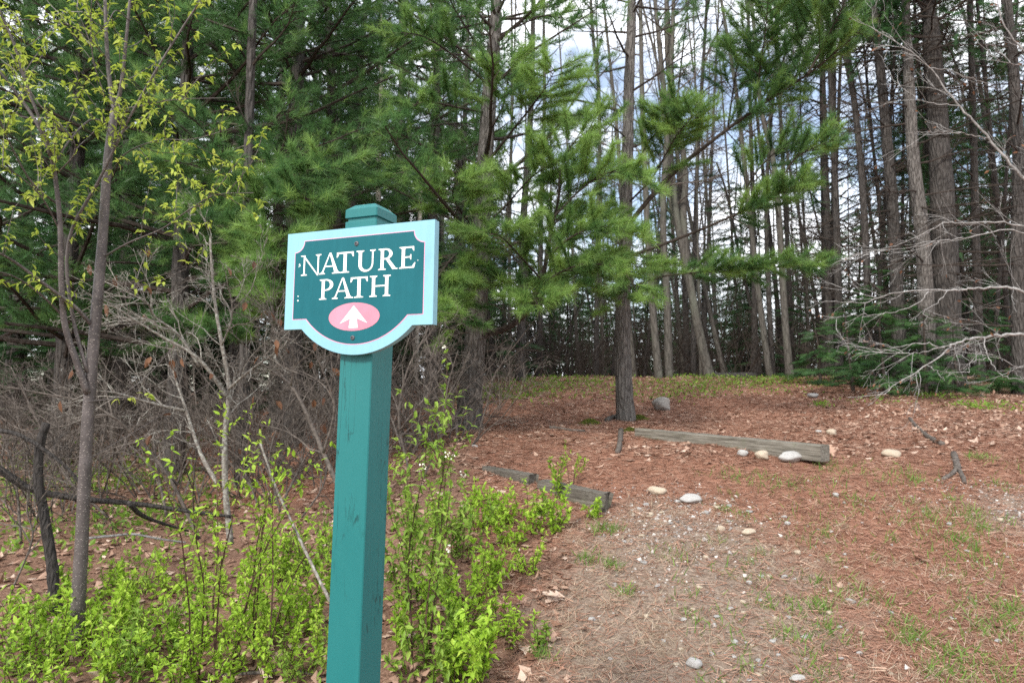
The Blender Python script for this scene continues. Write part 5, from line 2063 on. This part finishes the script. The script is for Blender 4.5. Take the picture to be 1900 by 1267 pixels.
# fallen leaves
def litter_d(x, y):
    px = px_of(x, y)
    r = smooth(1380, 1560, px) * smooth(5.6, 7.5, y) * 1.0
    c = .16 * smooth(5.5, 7, y) + .10 + .7 * np.exp(-((px - 1290) / 130) ** 2 - ((y - 6.3) / .5) ** 2) + .5 * smooth(11, 12.5, y)
    l_ = smooth(980, 860, px) * .9
    e = .8 * np.exp(-((px - 1010) / 50) ** 2) * (y < 5)
    pth = (px > 1060) & (y < 5.6)
    return np.clip(np.maximum.reduce([r, c, l_, e]) * np.where(pth, .03, 1) * (.55 + .6 * vnoise(x, y, 3.1)), 0, 1)


pts = flat_scatter(31000, 2.0, 15, -40, 1960, litter_d, .8)
n = len(pts)
axx = np.stack([rng.normal(0, 1, n), rng.normal(0, 1, n), rng.normal(0, .16, n)], -1)
upv = np.stack([rng.normal(0, .35, n), rng.normal(0, .35, n), np.ones(n)], -1)
mb = MB()
half = rng.uniform(0, 1, n) < .3
for tpl, b in ((OAK, half), (LITTER, ~half)):
    ax2 = axx[b]
    mb.stamp(tpl, pts[b] + [0, 0, .012], ax2, rng.uniform(.04, .10, b.sum()), np.clip(rng.normal(.45, .26, b.sum()), 0, 1), up=-np.cross(np.cross(ax2, upv[b]), ax2))
o = mb.build('leaf_litter', M['dead_leaf'])
tag(o, 'brown and pinkish fallen leaves strewn over the forest floor', 'leaf litter', kind='stuff')

# a few big oak leaves that stand out
for k, (px, py, s_, lab) in enumerate(((1008, 1106, .13, 'pale oak leaf with deep lobes on the straw, upper of the pair'), (1012, 1124, .14, 'pale oak leaf with deep lobes on the straw, lower of the pair'),
                                       (977, 1220, .10, 'curled tan leaf at the edge of the low shrubs'), (1547, 850, .13, 'rust oak leaf standing at the near end of the timber'))):
    b = hit(px, py)
    mb = MB()
    a = rng.uniform(0, 6.28)
    dv = np.array([[math.cos(a), math.sin(a), .1 if k < 3 else 1.2]])
    mb.stamp([oak_leaf()], [b + [0, 0, .015]], dv, s_, .95 if k < 3 else .6, up=[[.1, -.3, 1]] if k < 3 else [[0, -1, 0]])
    o = mb.build('oak_leaf', M['dead_leaf'])
    tag(o, lab, 'leaf')


# grass
def blade(l=1.0):
    b = rng.uniform(.2, .8)
    V = np.array([(-.035, 0, 0), (.035, 0, 0), (.028, .12 * b, .55), (-.028, .12 * b, .55), (0, .45 * b, 1)], float)
    return V, np.array([(0, 1, 2), (0, 2, 3), (3, 2, 4)])


BL = [blade() for _ in range(4)]
BLT = [(V_ * [.38, 1, 1], F_) for V_, F_ in BL]


def grass_field(name, label, clumps, material, per, hgt, lean, tpl=None):
    pos, ax, sc, tn = [], [], [], []
    for c, rad, k in clumps:
        m = max(3, int(per * k))
        q = c + rng.normal(0, 1, (m, 3)) * rad * np.array([1, 1, 0])
        q[:, 2] = H(q[:, 0], q[:, 1]) - .004
        pos.append(q)
        ax.append(np.stack([rng.normal(0, lean, m), rng.normal(0, lean, m), np.ones(m)], -1))
        sc.append(hgt * rng.uniform(.4, 1.2, m))
        tn.append(np.clip(rng.normal(.5, .22, m), 0, 1))
    mb = MB()
    mb.stamp(tpl or BL, np.concatenate(pos), np.concatenate(ax), np.concatenate(sc), np.concatenate(tn))
    o = mb.build(name, material)
    tag(o, label, 'grass', kind='stuff')


cl = []
spots = [(1440, 900, .12, 2), (1400, 885, .1, 2), (1330, 880, .08, 1), (1535, 870, .1, 3), (1480, 900, .1, 2), (1600, 880, .2, 2), (1660, 880, .2, 2), (1560, 930, .16, 2), (1500, 960, .15, 2),
         (1520, 1000, .15, 1.5), (1720, 960, .12, 3), (1760, 990, .14, 3), (1790, 1010, .1, 2), (1800, 960, .1, 3), (1750, 1040, .1, 2), (1820, 1040, .08, 2), (1780, 1075, .08, 1.5),
         (1520, 1130, .04, 3), (1460, 1180, .05, 2), (1540, 1170, .05, 2), (1520, 1240, .06, 2), (1690, 1180, .05, 3), (1760, 1215, .06, 4), (1830, 1170, .06, 3), (1870, 1160, .08, 4),
         (1880, 1140, .06, 3), (1840, 1245, .08, 5), (1760, 1255, .06, 3), (1640, 1120, .05, 1.5), (1570, 1085, .06, 1.5), (1700, 890, .08, 3), (1820, 850, .06, 3), (1125, 985, .05, 5),
         (1140, 1050, .03, 2), (1090, 1040, .04, 2), (1160, 1100, .03, 1.5), (1005, 1215, .03, 3), (1235, 1030, .05, 1), (1380, 960, .08, 1), (1850, 900, .1, 1.5), (1890, 870, .1, 1)]
for px, py, r, k in spots:
    cl.append((hit(px, py), r, k))
for q in range(95):
    px, py = rng.uniform(1250, 1900), rng.uniform(880, 1265)
    cl.append((hit(px, py), rng.uniform(.02, .06), rng.uniform(.2, .7)))
grass_field('grass', 'thin green grass tufts scattered over the right side of the path', cl, M['grass'], 34, .07, .7)
cl = []
for px, py, r, k in ((940, 728, .8, 9), (1000, 716, .8, 9), (1060, 706, .8, 9), (900, 738, .5, 5), (1280, 712, .8, 6), (1340, 706, .8, 8), (1400, 706, .8, 7), (1450, 708, .6, 6), (1240, 735, .4, 3), (1300, 722, .6, 4),
                     (1620, 745, .3, 1), (1735, 735, .2, 2), (1850, 755, .3, 2), (1810, 755, .2, 2), (1525, 752, .08, 1)):
    cl.append((hit(px, py + 2), r, k))
for q in range(60):
    cl.append((ground(rng.uniform(-30, 420), rng.uniform(4.5, 11)), .3, rng.uniform(.4, 1.4)))
mb = MB()
pos, ax, tn, sc = [], [], [], []
for c, rad, k in cl:
    m = int(60 * k)
    q = c + rng.normal(0, 1, (m, 3)) * rad * np.array([1, .8, 0])
    q[:, 2] = H(q[:, 0], q[:, 1]) + rng.uniform(.0, .07, m)
    pos.append(q)
    ax.append(rng.standard_normal((m, 3)) + [0, 0, .4])
    tn.append(np.clip(rng.normal(.4, .25, m), 0, 1))
    sc.append(rng.uniform(.03, .07, m))
mb.stamp(SLEAF, np.concatenate(pos), np.concatenate(ax), np.concatenate(sc), np.concatenate(tn))
o = mb.build('ground_cover', M['dull_leaf'])
tag(o, 'low green ground cover along the crest and under the left thicket', 'ground cover', kind='stuff')
cl = []
for q in range(420):
    px, py = rng.uniform(1020, 1900), rng.uniform(930, 1266)
    if px < 1250 or rng.uniform() < .45:
        cl.append((hit(px, py), rng.uniform(.03, .09), rng.uniform(.5, 1.4)))
grass_field('dry_grass', 'bleached dry grass matted over the near path', cl, M['dry_grass'], 42, .075, 1.6, BLT)


# gravel
def gravel_d(x, y):
    a = np.exp(-((x - 1.15) / .42) ** 2 - ((y - 4.75) / .38) ** 2) * 1.0
    b = np.exp(-((x - .85) / .25) ** 2 - ((y - 4.25) / .5) ** 2) * .5
    c = np.exp(-((x - 3.55) / .4) ** 2 - ((y - 4.8) / .5) ** 2) * .9
    e = .045 * (px_of(x, y) > 1060) * (y < 5.4)
    return np.clip(a + b + c + e, 0, 1)


pts = flat_scatter(26000, 2.4, 6.2, 1000, 1930, gravel_d, .8)
n = len(pts)
oc = np.array([(1, 0, 0), (0, 1, 0), (-1, 0, 0), (0, -1, 0), (0, 0, .7), (0, 0, -.7)], float)
of = np.array([(0, 1, 4), (1, 2, 4), (2, 3, 4), (3, 0, 4), (1, 0, 5), (2, 1, 5), (3, 2, 5), (0, 3, 5)])
GV = [(oc * rng.uniform(.6, 1.25, (6, 3)), of) for _ in range(8)]
mb = MB()
mb.stamp(GV, pts + [0, 0, .002], rng.normal(0, .35, (n, 3)) + [0, 0, 1], np.clip(rng.lognormal(-5.35, .55, n), .002, .022), rng.uniform(0, 1, n))
M['gravel'] = leaf_mat('gravel', (.17, .15, .14), (.36, .33, .305), 0, .8, (.60, .57, .53))
o = mb.build('gravel', M['gravel'])
tag(o, 'loose pale gravel and small chips on the path', 'gravel', kind='stuff')


# moss at the foot of the tall pine
for px, py, wpx, lab in ((1187, 778, 26, 'dark green moss cushion at the foot of the tall pine'), (1095, 787, 34, 'low mossy hump left of the tall pine'), (1168, 800, 18, 'small moss patch below the tall pine')):
    b = hit(px, py)
    rad = wpx / 2 / F * b[1]
    m = 900
    q = rng.normal(0, .45, (m, 2))
    hh = np.exp(-(q ** 2).sum(1) * 1.4) * rad * .45
    p3 = np.stack([b[0] + q[:, 0] * rad, b[1] + q[:, 1] * rad, np.zeros(m)], -1)
    p3[:, 2] = H(p3[:, 0], p3[:, 1]) + hh
    mb = MB()
    mb.stamp(SLEAF, p3, rng.normal(0, .5, (m, 3)) + [0, 0, 1], rng.uniform(.012, .03, m), rng.uniform(0, 1, m))
    o = mb.build('moss', M['moss'])
    tag(o, lab, 'moss', kind='stuff')
